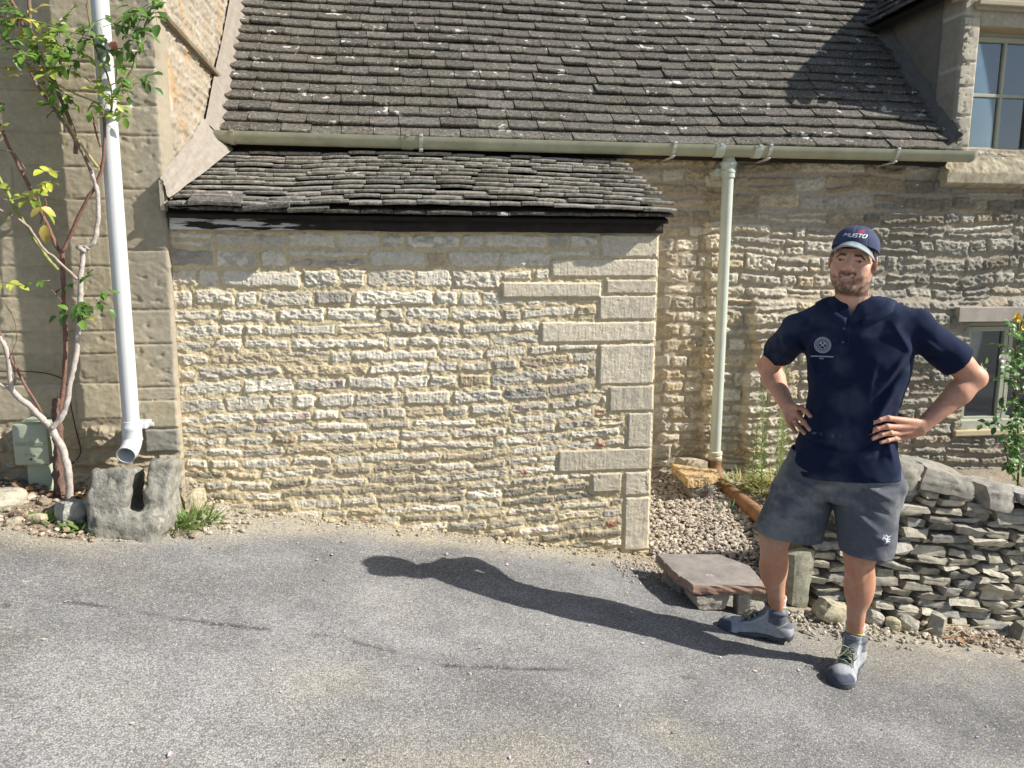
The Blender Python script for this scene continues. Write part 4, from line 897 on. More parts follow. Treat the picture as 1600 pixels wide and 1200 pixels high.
# ---- gutter stone: boulder with a cut channel under the white pipe
def f_bould(P):
    n = .018*fbm3(P[:, 0]*9, P[:, 1]*9, P[:, 2]*9, 5, 3, .62)+.010*np.abs(fbm3(P[:, 0]*5, P[:, 1]*5, P[:, 2]*16, 2, 8))
    a = rbox(P, (-1.305, 3.70, .49), (.085, .16, .165), .022, np.array(rotm(-.28, 0, .06)).T)
    b = rbox(P, (-1.120, 3.745, .53), (.052, .12, .15), .016, np.array(rotm(-.22, .10, .04)).T)
    c = rbox(P, (-1.21, 3.70, .40), (.145, .18, .10), .05)
    d = smin(a, b, .02)
    ch = rbox(P, (-1.192, 3.64, .64), (.033, .20, .185), .012, np.array(rotm(-.42, .06, .02)).T)
    d = smax(d, -ch, .008); f_ = rbox(P, (-1.225, 3.60, .385), (.132, .10, .085), .03, np.array(rotm(-.25, .05, .05)).T); d = smin(smin(d, np.maximum(c, P[:, 2]-.47), .03), f_, .025)
    k1 = P@np.array([.55, -.6, .58])+.02*np.floor(noise3(P[:, 0]*7, P[:, 1]*7, P[:, 2]*7, 40)*3); return d-n*1.5
Vb, Fb = surf(f_bould, (-1.48, 3.42, .2), (-.98, 3.98, .80), .0065)
cb = np.array([.27, .26, .22])*(1+.3*fbm3(Vb[:, 0]*8, Vb[:, 1]*8, Vb[:, 2]*8, 4, 5))[:, None]
mo = sstep(.0, .4, fbm3(Vb[:, 0]*4, Vb[:, 1]*4, Vb[:, 2]*4, 3, 25))[:, None]*.45; cb = cb*(1-mo)+np.array([.20, .195, .17])*mo
tag(link('gutter_stone', npmesh('gutter_stone', Vb, Fb, cb), None, M_fs), 'big grey boulder with a cut channel under the white downpipe', 'boulder')
# dry twigs at the wall foot
M_twig = mat('dry twig', (.42, .35, .22), .8, .2); 
for (a, b, c, lab) in (((2.62, 3.33, .02), (2.86, 3.30, .09), .003, 'longest pale dry twig lying on the stones right of the man'), ((2.70, 3.27, .015), (2.97, 3.30, .10), .0028, 'pale dry twig lying just below the longest one'), ((2.95, 3.32, .02), (3.12, 3.22, .05), .002, 'thin dry twig furthest right on the stones')):
    m_ = MB(); p0 = np.array([a[0], a[1], g(a[0], a[1])+a[2]]); p1 = np.array([b[0], b[1], g(b[0], b[1])+b[2]]); mid = (p0+p1)/2+[0, .01, .012]
    m_.tube(spline([p0, mid, p1], 5), c, 6); tag(m_.build('dry_twig', M_twig, None, True), lab, 'twig', 'dry twigs')
# ------------------------------------------------------------------ gutter and pipes
M_gut = mat('olive grey plastic', (.325, .33, .235), .42, .15, 30, .16, 6, spots=[((.16, .16, .10), 7, .6, .15, .4)], spec=.4)
M_dp = mat('pale grey green plastic', (.47, .51, .44), .38, .1, 30, .06, 9, spots=[((.34, .32, .18), 9, .70, .05, .5)], spec=.45)
M_clip = mat('grey metal clip', (.48, .48, .43), .45, .1, spec=.5)
YG, ZG = 5.015, 2.388
gut = thing('rain_gutter', 'olive grey half-round gutter along the eaves of the cottage roof', 'gutter', (1.5, YG, ZG))
def trough(mb, x0, x1, r, t=.003, seg=14, zo=0, endcap=True):
    th = np.linspace(0, np.pi, seg); out = [(-math.cos(a)*r, -math.sin(a)*r*1.25) for a in th]; inn = [(-math.cos(a)*(r-t), -math.sin(a)*(r-t)*1.25) for a in th[::-1]]
    prof = out+inn; m = len(prof); V = []; xs = np.linspace(x0, x1, max(2, int((x1-x0)/.12)))
    for x in xs: V += [[x, YG+p[0], ZG+zo+p[1]-.004*math.sin((x+1)*.8)] for p in prof]
    F = [[i*m+j, (i+1)*m+j, (i+1)*m+(j+1) % m, i*m+(j+1) % m] for i in range(len(xs)-1) for j in range(m)]
    for e in (0, (len(xs)-1)*m): F += [[e+j, e+j+1, e+m-2-j, e+m-1-j] if e == 0 else [e+m-1-j, e+m-2-j, e+j+1, e+j] for j in range(seg-1)]
    mb.add(V, F)
mb = MB(); trough(mb, -1.06, 3.96, .056)
# rounded stop end
n = 9
V = []; 
for k in range(7):
    a = k/6*math.pi/2; rr = .056*math.cos(a); x = 3.96+.056*math.sin(a)
    V += [[x, YG-math.cos(b)*max(rr, .001), ZG-math.sin(b)*max(rr, .001)*1.25] for b in np.linspace(0, math.pi, n)]
mb.add(V, [[k*n+j, (k+1)*n+j, (k+1)*n+j+1, k*n+j+1] for k in range(6) for j in range(n-1)]); o = mb.build('trough', M_gut, gut); smooth_by_angle(o, 50)
for x, w_ in ((-.975, .028), (.045, .075), (2.09, .06), (2.36, .055)):
    mb = MB(); trough(mb, x, x+w_, .0605, .006); mb.box(x+w_*.4, x+w_*.4+.02, YG-.066, YG-.045, ZG-.006, ZG+.004); smooth_by_angle(mb.build('joint_clip', M_dp if x > 2 else M_gut, gut), 50)
def bracket(x):
    mb = MB(); trough(mb, x-.011, x+.011, .0595, .004); mb.box(x-.011, x+.011, YG-.064, YG-.050, ZG-.004, ZG+.010, bev=.002)
    mb.box(x-.012, x+.012, YG-.01, YG+.16, ZG-.088, ZG-.078, bev=.002); mb.box(x-.012, x+.012, YG-.035, YG-.0, ZG-.082, ZG-.072, bev=.003); smooth_by_angle(mb.build('bracket', M_clip, gut), 50)
for px in (658, 1055, 1205, 1405): bracket(float(atY(px, 225, 4.96)[0]))
# grey-green downpipe
dp = thing('downpipe', 'pale grey green downpipe fixed to the cottage wall left of the man', 'downpipe', (2.2, 5.04, .3))
XP, YP = 2.215, 5.05
mb = MB(); mb.tube([(XP, YP, .30), (XP, YP, 2.28)], .038, 28, cap=True); smooth_by_angle(mb.build('pipe', M_dp, dp), 40)
def rings(mb, x, y, prof, seg=28):
    th = np.linspace(0, 2*np.pi, seg, endpoint=False); V = []
    for (z, r) in prof: V += [[x+r*math.cos(t), y+r*math.sin(t), z] for t in th]
    mb.add(V, [[k*seg+j, k*seg+(j+1) % seg, (k+1)*seg+(j+1) % seg, (k+1)*seg+j] for k in range(len(prof)-1) for j in range(seg)])
mb = MB(); rings(mb, XP, YP, [(2.185, .038), (2.186, .046), (2.215, .046), (2.218, .050), (2.232, .050), (2.235, .046), (2.262, .047), (2.27, .054), (2.285, .054), (2.292, .048), (2.30, .042), (2.335, .034), (2.345, .0)]); smooth_by_angle(mb.build('socket', M_dp, dp), 40)
mb = MB(); mb.box(XP-.075, XP-.03, YP+.02, YP+.13, 2.20, 2.25, bev=.006); mb.box(XP-.082, XP+.06, YP+.035, YP+.13, 2.215, 2.24, bev=.006); mb.build('pipe_bracket', M_dp, dp)
M_cream = mat('cream collar', (.58, .53, .40), .5, .2, 50, .15, 30)
mb = MB(); rings(mb, XP, YP, [(.235, .0), (.236, .044), (.245, .050), (.262, .050), (.266, .045), (.275, .045), (.278, .051), (.298, .051), (.302, .044), (.302, .0)]); smooth_by_angle(mb.build('collar', M_cream, dp), 40)
M_rust = mat('rusty brown pipe', None, .75, .5, 60, .3, 14, spots=[((.05, .035, .03), 9, .58, .12, .7), ((.40, .33, .24), 16, .62, .1, .5)], bdist=.002, spec=.3)
mb = MB(); pth = spline([(XP, YP, .25), (XP, YP-.01, .16), (XP+.012, YP-.10, .085), (2.232, 4.55, .062), (2.222, 4.2, .045), (2.205, 3.85, .035)], 8)
mb.tube(pth, np.where(np.arange(len(pth)) < 5, .047, .049), 24, (.24, .13, .065)); smooth_by_angle(tag(mb.build('drain_pipe', M_rust, None), 'rusty brown drain pipe running from the downpipe foot across the gravel', 'pipe'), 50)
# white downpipe on the left
M_white = mat('white plastic', (.56, .575, .575), .3, .05, 10, .03, 3, spec=.5)
wp = thing('downpipe', 'white plastic downpipe in front of the ashlar wall, ending over the gutter stone', 'downpipe', (-1.3, 3.92, .8))
XW, YW = -1.298, 3.925
mb = MB(); mb.tube([(XW, YW, .80), (XW, YW, 4.3)], .0385, 32); smooth_by_angle(mb.build('pipe', M_white, wp), 40)
mb = MB(); rings(mb, XW, YW, [(.745, .040), (.746, .047), (.752, .048), (.758, .0455), (.80, .0455), (.806, .048), (.820, .048), (.826, .044), (.845, .043), (.846, .0385)], 32); smooth_by_angle(mb.build('collar', M_white, wp), 40)
mb = MB(); pe = spline([(XW, YW, .76), (XW-.001, YW-.006, .735), (XW-.004, YW-.04, .708), (XW-.008, YW-.085, .692)], 6); T = np.gradient(pe, axis=0); T /= np.linalg.norm(T, axis=1)[:, None]; V = []; seg = 32
for (q, r, ii) in [(k, .044, 0) for k in range(len(pe))]+[(len(pe)-1, .0395, 0), (len(pe)-2, .039, 0), (0, .039, 0)]:
    t = T[q]; b = np.array([1, 0, 0]); u = np.cross(t, b); u /= np.linalg.norm(u); th = np.linspace(0, 2*np.pi, seg, endpoint=False); V += list(pe[q]+r*(np.outer(np.cos(th), b)+np.outer(np.sin(th), u)))
nr = len(V)//seg; mb.add(V, [[k*seg+j, k*seg+(j+1) % seg, (k+1)*seg+(j+1) % seg, (k+1)*seg+j] for k in range(nr-1) for j in range(seg)]); smooth_by_angle(mb.build('shoe', M_white, wp), 40)
mb = MB(); mb.box(XW+.04, XW+.085, YW+.06, YW+.07, .803, .822, bev=.004); mb.box(XW-.02, XW+.06, YW+.03, YW+.14, .795, .83, bev=.006); mb.build('pipe_bracket', M_white, wp)
# green box and its cable
M_gb = mat('pale green plastic', (.36, .40, .30), .45, .1, 30, .05, 8, spec=.4)
bx = thing('utility_box', 'pale green plastic utility box low on the wall behind the rose stem', 'utility box', (-1.75, 4.0, .5))
mb = MB(); mb.box(-1.835, -1.675, 3.905, 4.055, .640, .845, bev=.014); smooth_by_angle(mb.build('cover', M_gb, bx), 30)
mb = MB(); mb.box(-1.800, -1.690, 3.945, 4.055, .36, .640, bev=.008); smooth_by_angle(mb.build('duct', M_gb, bx), 30)
mb = MB()
for z in (.742, .748, .754): mb.box(-1.820, -1.775, 3.900, 3.906, z-.0012, z+.0012); mb.box(-1.735, -1.690, 3.900, 3.906, z-.0012, z+.0012)
th = np.linspace(0, 2*np.pi, 20); mb.tube(np.stack([-1.755+.014*np.cos(th), th*0+3.904, .748+.014*np.sin(th)], -1), .0014, 6, cap=False)
mb.tube([(-1.763, 3.903, .755), (-1.755, 3.903, .748), (-1.752, 3.903, .738)], .0014, 6); mb.tube([(-1.752, 3.903, .738), (-1.746, 3.903, .741), (-1.747, 3.903, .750)], .0012, 6)
mb.build('embossed_mark', M_gb, bx); mb = MB()
for k in range(5): mb.box(-1.785+k*.012, -1.777+k*.012, 3.901, 3.906, .690, .697)
mb.build('embossed_lettering', M_gb, bx)
mb = MB(); mb.tube([(-1.757, 3.899, .672), (-1.757, 3.907, .672)], .004, 10, (.02, .02, .02)); mb.build('screw', M_deck, bx)
mb = MB(); mb.box(-1.80, -1.72, 3.985, 4.055, .847, .856, bev=.003); mb.build('hinge', M_gb, bx)
M_cab = mat('black cable', (.02, .018, .018), .5, 0, var=0)
mb = MB(); mb.tube(spline([atY(a, b, 4.03) for a, b in ((-60, 578), (0, 580), (40, 580), (75, 584), (98, 593), (107, 610), (112, 640), (119, 672), (126, 704), (118, 720), (100, 728), (84, 732))], 6), .0028, 6)
tag(mb.build('cable', M_cab, None, True), 'thin black cable looping down the wall behind the rose to the green box', 'cable')
# ------------------------------------------------------------------ plants
M_leaf = bpy.data.materials.new('leaf'); M_leaf.use_nodes = True; N = M_leaf.node_tree.nodes; L = M_leaf.node_tree.links; p = N['Principled BSDF']; p.inputs['Roughness'].default_value = .42
vc = N.new('ShaderNodeVertexColor'); vc.layer_name = 'Col'; L.new(vc.outputs[0], p.inputs['Base Color']); tr = N.new('ShaderNodeBsdfTranslucent'); L.new(vc.outputs[0], tr.inputs[0]); mx = N.new('ShaderNodeMixShader'); mx.inputs[0].default_value = .35
L.new(p.outputs[0], mx.inputs[1]); L.new(tr.outputs[0], mx.inputs[2]); L.new(mx.outputs[0], N['Material Output'].inputs[0])
def leaf(mb, c, d, up, s, w_, col, curl=.25, n=7):
    """one leaf: base c, pointing d, folded along the midrib, drooping, toothed"""
    d = np.asarray(d, float); d /= np.linalg.norm(d); sd = np.cross(d, up); sd /= (np.linalg.norm(sd)+1e-9); nn = np.cross(sd, d); V = []
    for k in range(n):
        t = k/(n-1); ww = w_*s*.5*(math.sin(math.pi*min(1, t*.92+.04))**.8)*(1 if k % 2 else .92); m = c+d*s*t-nn*curl*s*t*t
        V += [m-sd*ww+nn*ww*.35, m, m+sd*ww+nn*ww*.35]
    F = []
    for k in range(n-1): F += [[3*k, 3*k+1, 3*k+4, 3*k+3], [3*k+1, 3*k+2, 3*k+5, 3*k+4]]
    cc = np.array(col); mb.add(V, F, None, cc)
def spray(mb, tw, c, d, rs, s, pal, nl=5):
    """a rose leaf: rachis with paired leaflets"""
    d = np.asarray(d, float); d /= np.linalg.norm(d); up = np.array([0, -.5, .8])+rs.uniform(-.35, .35, 3); L_ = s*2.0; side = np.cross(d, up); side /= np.linalg.norm(side); col = np.array(pal[rs.randint(len(pal))])
    tip = c+d*L_; tw.tube([c, c+d*L_*.5+[0, 0, .004], tip], [.0014, .0011, .0008], 4, (.22, .24, .07))
    for k in range(nl//2):
        b = c+d*L_*(.4+.4*k/(max(1, nl//2)))
        for sg in (-1, 1): leaf(mb, b, d*.5+side*sg+rs.uniform(-.2, .2, 3), up, s*rs.uniform(.75, 1), .62, col*rs.uniform(.75, 1.25), rs.uniform(.1, .5))
    leaf(mb, tip, d+rs.uniform(-.2, .2, 3), up, s*1.1, .66, col*rs.uniform(.8, 1.2), rs.uniform(.1, .5))
M_bark = mat('rose bark', None, .85, .7, 120, .3, 50, bdist=.003, spec=.2)
rose = thing('climbing_rose', 'tall climbing rose with bare grey and red stems trained up the ashlar wall', 'climbing rose', (-1.61, 3.88, .47))
mb = MB(); GR = (.42, .37, .33); RD = (.20, .11, .085); BR = (.22, .17, .13); YL = (.36, .30, .13); GN = (.26, .30, .10)
def stem(pts, r0, r1, col, Y0=3.87, Y1=None, wob=.12):
    Y1 = Y0 if Y1 is None else Y1; n = len(pts); P_ = [atY(x, y, Y0+(Y1-Y0)*k/(n-1)) for k, (x, y) in enumerate(pts)]; Q_ = spline(P_, 6)
    Q_ = Q_+.0025*np.stack([noise2(np.arange(len(Q_))*.9, j*3.3, int(pts[0][0]) % 97+j) for j in range(3)], -1)
    mb.tube(Q_, np.linspace(r0, r1, len(Q_))*(1+.12*noise2(np.arange(len(Q_))*1.7, 0, 8)), 9, col, wob=wob)
stem([(97, 790), (92, 740), (90, 693), (90, 647), (88, 622)], .024, .019, (.16, .10, .08), 3.90, wob=.5)
stem([(108, 782), (107, 740), (99, 705), (86, 680), (79, 668), (62, 650), (47, 635), (19, 608), (13, 560), (0, 525)], .019, .010, GR, 3.84, 3.86)
stem([(80, 670), (96, 652), (104, 630), (110, 595), (119, 554), (125, 483), (126, 440), (129, 405), (128, 390)], .014, .011, GR, 3.84, 3.87)
stem([(129, 388), (147, 377), (153, 340), (152, 300), (143, 267)], .012, .009, GR, 3.87)
stem([(124, 384), (131, 392), (136, 386)], .016, .012, GR, 3.865, wob=.5)
stem([(143, 267), (117, 217), (97, 187), (60, 137), (43, 100), (17, 67), (-20, 30)], .009, .0045, BR, 3.87, 3.90)
stem([(92, 780), (90, 692), (102, 567), (100, 483), (97, 400), (90, 388), (67, 337), (33, 267), (7, 213), (-10, 170)], .013, .006, RD, 3.90)
stem([(97, 395), (113, 360), (133, 317), (153, 283), (163, 233), (163, 187), (158, 163)], .009, .006, RD, 3.88, 3.86)
stem([(163, 187), (174, 170), (173, 133), (160, 100), (147, 67), (137, 17), (137, -20)], .005, .003, (.20, .16, .07), 3.86, 3.84)
stem([(158, 230), (148, 200), (147, 183)], .0045, .003, RD, 3.86)
stem([(45, -20), (50, 60), (77, 110), (100, 167), (118, 215), (118, 240)], .008, .010, (.20, .14, .11), 3.92)
stem([(5, -20), (28, 20), (36, 40)], .009, .006, RD, 3.9)
stem([(-20, 250), (0, 280), (27, 330), (47, 363), (72, 400), (90, 422)], .007, .008, GN, 3.84, 3.88)
stem([(-20, 320), (0, 328), (40, 350), (67, 387), (90, 407), (120, 436)], .005, .007, (.34, .27, .22), 3.85)
stem([(53, 110), (80, 127), (110, 143), (157, 163)], .0045, .004, YL, 3.86, 3.85)
stem([(53, 110), (83, 157), (110, 200), (135, 238), (154, 262)], .005, .006, YL, 3.85)
stem([(-10, 505), (0, 521), (25, 575), (65, 646)], .006, .007, RD, 3.86)
stem([(-20, 590), (0, 600), (20, 612)], .006, .007, GR, 3.86)
stem([(240, -10), (233, 23), (217, 67), (205, 110), (187, 137), (174, 150)], .0035, .0045, (.18, .18, .07), 3.80, 3.86)
stem([(190, 75), (183, 100), (180, 130)], .003, .003, GN, 3.82)
stem([(0, 25), (60, 35), (110, 50), (150, 58)], .0028, .0022, (.26, .24, .10), 3.83)
stem([(60, 40), (95, 50), (130, 75)], .0022, .002, GN, 3.83)
stem([(5, 470), (22, 500), (26, 530), (14, 560)], .0022, .0018, RD, 3.85)
stem([(63, 350), (72, 320), (68, 308)], .003, .0025, RD, 3.85)
stem([(98, 472), (88, 462), (80, 452)], .003, .002, RD, 3.87)
stem([(125, 470), (132, 455), (135, 440)], .0025, .002, GN, 3.87)
stem([(0, 235), (20, 238), (40, 265)], .003, .0025, BR, 3.87)
lf = MB(); tw = mb; rs = np.random.RandomState(6)
G1 = [(.12, .24, .035), (.17, .30, .045), (.26, .38, .06), (.40, .45, .08)]; G2 = [(.08, .17, .035), (.11, .22, .045), (.16, .28, .06)]; G3 = [(.45, .48, .07), (.36, .42, .08), (.5, .40, .10)]
for (x, y, r, n, s, pal, Y) in [(15, 18, 18, 6, .036, G2, 3.82), (35, 30, 14, 5, .038, G3, 3.8), (6, 60, 12, 4, .045, G2, 3.8), (55, 82, 12, 3, .034, G1, 3.82), (38, 112, 10, 3, .034, G3, 3.82), (72, 48, 10, 4, .032, G1, 3.83), (98, 33, 8, 2, .03, G1, 3.82),
        (92, 70, 16, 7, .034, G1, 3.82), (75, 82, 10, 3, .034, G1, 3.83), (110, 55, 12, 4, .04, G2, 3.82), (117, 85, 12, 4, .034, G1, 3.82), (104, 105, 12, 5, .034, G1, 3.82), (70, 105, 8, 2, .034, G3, 3.84), (92, 142, 12, 4, .034, G1, 3.82), (124, 170, 8, 3, .038, G2, 3.84),
        (145, 32, 8, 2, .05, G2, 3.80), (160, 45, 8, 2, .05, G2, 3.80), (165, 70, 6, 2, .038, G2, 3.80), (160, 143, 12, 4, .034, G1, 3.82), (186, 150, 12, 5, .038, G1, 3.80), (230, 12, 14, 6, .045, G2, 3.78), (195, 25, 10, 4, .038, G2, 3.78), (205, 50, 14, 6, .036, G2, 3.78),
        (230, 58, 8, 2, .036, G2, 3.8), (187, 76, 8, 3, .036, G1, 3.8), (205, 118, 12, 5, .036, G2, 3.79), (218, 122, 6, 2, .04, G2, 3.79), (192, 178, 8, 3, .034, G1, 3.80), (10, 165, 8, 2, .03, G2, 3.84), (5, 200, 8, 3, .03, G1, 3.85),
        (58, 302, 12, 3, .055, G3, 3.80), (38, 305, 8, 2, .055, G1, 3.81), (88, 275, 8, 2, .038, G3, 3.81), (108, 482, 10, 3, .04, G2, 3.83), (145, 468, 8, 3, .036, G2, 3.83), (78, 438, 6, 1, .036, G2, 3.85), (132, 495, 5, 2, .034, G1, 3.84), (5, 440, 8, 3, .034, G1, 3.83), (125, 440, 6, 2, .035, G2, 3.83), (8, 8, 10, 3, .04, G2, 3.85)]:
    for k in range(n):
        c = atY(x+rs.normal(0, r*.45), y+rs.normal(0, r*.4), Y+rs.normal(0, .03)); d = np.array([rs.uniform(-1, 1), rs.uniform(-.8, .3), rs.uniform(-.9, .5)])
        spray(lf, tw, c, d, rs, s*1.2*rs.uniform(.8, 1.1), pal, 5 if s < .05 else 3)
lf.build('leaves', M_leaf, rose, True); tw.build('stems', M_bark, rose, True)
M_pet = mat('pale petal', None, .6, 0, var=.08, sss=.1)
def flower(name, c, s, col, ctr, parent, np_=7, face=(0, -1, .2), seed=0, layers=1):
    m_ = MB(); f = np.array(face, float); f /= np.linalg.norm(f); a = np.cross(f, [0, 0, 1.]); a /= np.linalg.norm(a); b = np.cross(a, f); r = np.random.RandomState(seed)
    for l in range(layers):
        for k in range(np_):
            t = 2*np.pi*k/np_+l*.4; d = (a*math.cos(t)+b*math.sin(t))+f*(.25+.5*l); leaf(m_, c+f*.002*l, d, f, s*(1-.22*l)*r.uniform(.85, 1.05), .85, np.array(col)*r.uniform(.85, 1.05), -.25)
    P_, F_ = stone_vf(c+f*s*.15, (s*.35,)*3, 4, seed, ex=0); m_.add(P_, F_, None, ctr); return m_.build(name, M_pet, parent, True)
for (x, y, Y, s, cl) in ((101, 33, 3.80, .020, (.62, .55, .42)), (212, 76, 3.77, .022, (.70, .66, .56)), (212, 152, 3.78, .016, (.62, .58, .48)), (208, 165, 3.78, .015, (.6, .55, .45)), (178, 73, 3.77, .022, (.62, .20, .12))):
    flower('faded_flower' if cl[1] > .3 else 'rose_bud', atY(x, y, Y), s, cl, (.35, .22, .10), rose, 6, seed=int(x))
mb = MB(); mb.tube(spline([atY(x, y, 3.845) for x, y in ((40, 47), (46, 50), (52, 48), (47, 53), (43, 60), (46, 55), (50, 44))], 4), .0018, 5, (.05, .30, .28)); mb.build('tie', M_petal, rose, True)
# ---- the rose bush at the right edge
rb = thing('rose_bush', 'leafy rose bush with yellow and white blooms before the lower window', 'rose bush', (3.95, 4.3, 0))
mb = MB()
for pts, r in (([(1568, 690), (1580, 738), (1596, 760)], .004), ([(1590, 770), (1592, 700), (1588, 640), (1586, 560), (1592, 505)], .007), ([(1620, 800), (1612, 700), (1600, 620), (1580, 570), (1566, 562)], .005), ([(1588, 620), (1570, 640), (1556, 645)], .003), ([(1590, 700), (1578, 700), (1570, 690)], .003), ([(1592, 520), (1598, 500), (1604, 480)], .004)):
    mb.tube(spline([atY(x, y, 4.3) for x, y in pts], 6), r, 7, (.16, .16, .06))
z0 = float(gnd(4.1, 4.3)); mb.tube(spline([atY(1590, 770, 4.3), (4.1, 4.3, z0-.02)], 4), .008, 7, (.16, .14, .07)); mb.tube(spline([atY(1620, 800, 4.3), (4.16, 4.32, z0-.02)], 4), .007, 7, (.16, .14, .07)); lf = MB(); tw = mb; rs = np.random.RandomState(16)
for k in range(150):
    x = 1600-abs(rs.normal(0, 24))+rs.uniform(0, 40); y = rs.uniform(500, 735) if k > 12 else rs.uniform(650, 730)
    if x < 1568 and (y < 575 or y > 665): x += 25
    c = atY(x, y, 4.28+rs.normal(0, .07)); spray(lf, tw, c, np.array([rs.uniform(-1, .6), rs.uniform(-.9, .2), rs.uniform(-.8, .4)]), rs, rs.uniform(.03, .046), [(.06, .15, .03), (.09, .21, .045), (.14, .28, .06)], 5)
for (x, y) in ((1553, 642), (1560, 655), (1545, 655), (1560, 570), (1572, 590)):
    spray(lf, tw, atY(x, y, 4.2), np.array([rs.uniform(-1, .3), -.4, rs.uniform(-.6, .1)]), rs, .045, [(.06, .15, .03)], 5)
lf.build('leaves', M_leaf, rb, True); tw.build('stems', M_bark, rb, True)
flower('rose_flower', atY(1588, 497, 4.22), .034, (.78, .55, .04), (.7, .4, .02), rb, 8, seed=3, layers=2)
flower('rose_flower', atY(1564, 560, 4.2), .034, (.78, .74, .66), (.6, .45, .15), rb, 7, seed=5, layers=2)
flower('rose_flower', atY(1598, 512, 4.22), .022, (.75, .55, .05), (.7, .4, .02), rb, 6, seed=6)
# ---- tall narrow weeds by the downpipe
def weed(base_px, top_px, Y, label, h=.8, seed=0, dens=1.0):
    a = atY(*base_px, Y); b = atY(*top_px, Y-.03); a[2] = min(a[2], float(gnd(a[0], Y)))-.01; rs = np.random.RandomState(seed); t_ = thing('tall_weed', label, 'weed', tuple(a), group='tall weeds by the downpipe')
    m_ = MB(); Q_ = spline([a, a+(b-a)*.5+[rs.uniform(-.02, .02), 0, 0], b], 12); m_.tube(Q_, np.linspace(.0035, .0015, len(Q_)), 6, (.26, .28, .12)); m_.build('stem', M_bark, t_, True)
    l_ = MB(); n = int(np.linalg.norm(b-a)*210*dens)
    for k in range(n):
        u = .12+.88*k/n; c = a+(b-a)*u+[rs.uniform(-.008, .008), 0, 0]; an = k*2.4; s = .055*(1-.45*u)*rs.uniform(.7, 1.2)+.012
        leaf(l_, c, np.array([math.cos(an), math.sin(an)*.8, .65+rs.uniform(-.3, .4)]), np.array([0, 0, 1.]), s, .19, np.array([(.20, .32, .09), (.26, .36, .13), (.36, .38, .17)][rs.randint(3)])*rs.uniform(.8, 1.2), rs.uniform(0, .5), n=4)
    l_.build('leaves', M_leaf, t_, True)
weed((1190, 775), (1193, 610), 4.75, 'tall needle-leaved weed nearest to the downpipe', seed=1)
weed((1218, 780), (1232, 492), 4.80, 'tallest needle-leaved weed, seen under the man\'s raised arm', seed=2, dens=1.1)
weed((1212, 790), (1228, 620), 4.6, 'shorter bushy weed close to the man\'s hand', seed=3)
weed((1172, 770), (1183, 660), 4.85, 'shortest green weed beside the drain pipe', seed=4)
# dry grass at their feet, grass tufts by the lane
def tuft(name, c, n, h, spread, cols, label, seed, lean=.6, w_=.065, grp=None):
    rs = np.random.RandomState(seed); m_ = MB()
    for k in range(n):
        th = rs.uniform(0, 6.28); r = spread*math.sqrt(rs.rand())*.5; x = c[0]+r*math.cos(th); y = c[1]+r*math.sin(th)*.7; z = float(gnd(x, y)) if len(c) < 3 else c[2]
        leaf(m_, np.array([x, y, z-.004]), np.array([math.cos(th)*lean+rs.uniform(-.4, .4), math.sin(th)*lean+rs.uniform(-.4, .4), rs.uniform(.4, 1.1)]), np.array([0, -.3, 1.]), h*rs.uniform(.5, 1.1), w_, np.array(cols[rs.randint(len(cols))])*rs.uniform(.7, 1.2), rs.uniform(.1, .7), n=6)
    return tag(m_.build(name, M_leaf, None, True), label, 'grass' if name == 'grass_tuft' else 'weed', grp)
GC = [(.10, .20, .035), (.15, .26, .05), (.22, .30, .08)]
tuft('grass_tuft', (-.99, 3.78), 170, .11, .15, GC, 'green grass tuft right of the gutter stone', 1)
tuft('grass_tuft', (-1.05, 3.66), 110, .11, .11, GC, 'darker grass tuft leaning on the front of the gutter stone', 2)
tuft('small_weed', (-1.41, 3.55), 60, .055, .13, GC, 'leafy small weed left of the gutter stone foot', 3, w_=.35)
tuft('small_weed', (-1.60, 3.60), 36, .05, .10, GC, 'smallest green seedling below the rose', 4, w_=.4)
tuft('small_weed', (2.10, 4.55), 26, .08, .08, [(.16, .24, .12), (.12, .2, .08)], 'blue green weed in the gravel by the drain pipe', 5, w_=.12)
tuft('grass_tuft', (3.42, 3.36), 60, .10, .16, [(.10, .16, .06), (.14, .22, .08)], 'dark green tuft at the wall foot by the right edge', 6)
DG = [(.52, .46, .20), (.45, .42, .16), (.36, .40, .14)]
for k, (x, y, lab) in enumerate(((2.36, 4.92, 'straw coloured dry grass between downpipe and weeds'), (2.50, 4.80, 'bright dry grass round the weed stems'), (2.62, 4.95, 'dry grass clump nearest to the man\'s hip'))):
    tuft('grass_tuft', (x, y), 260, .15, .22, DG, lab, 20+k, lean=.8, w_=.05)
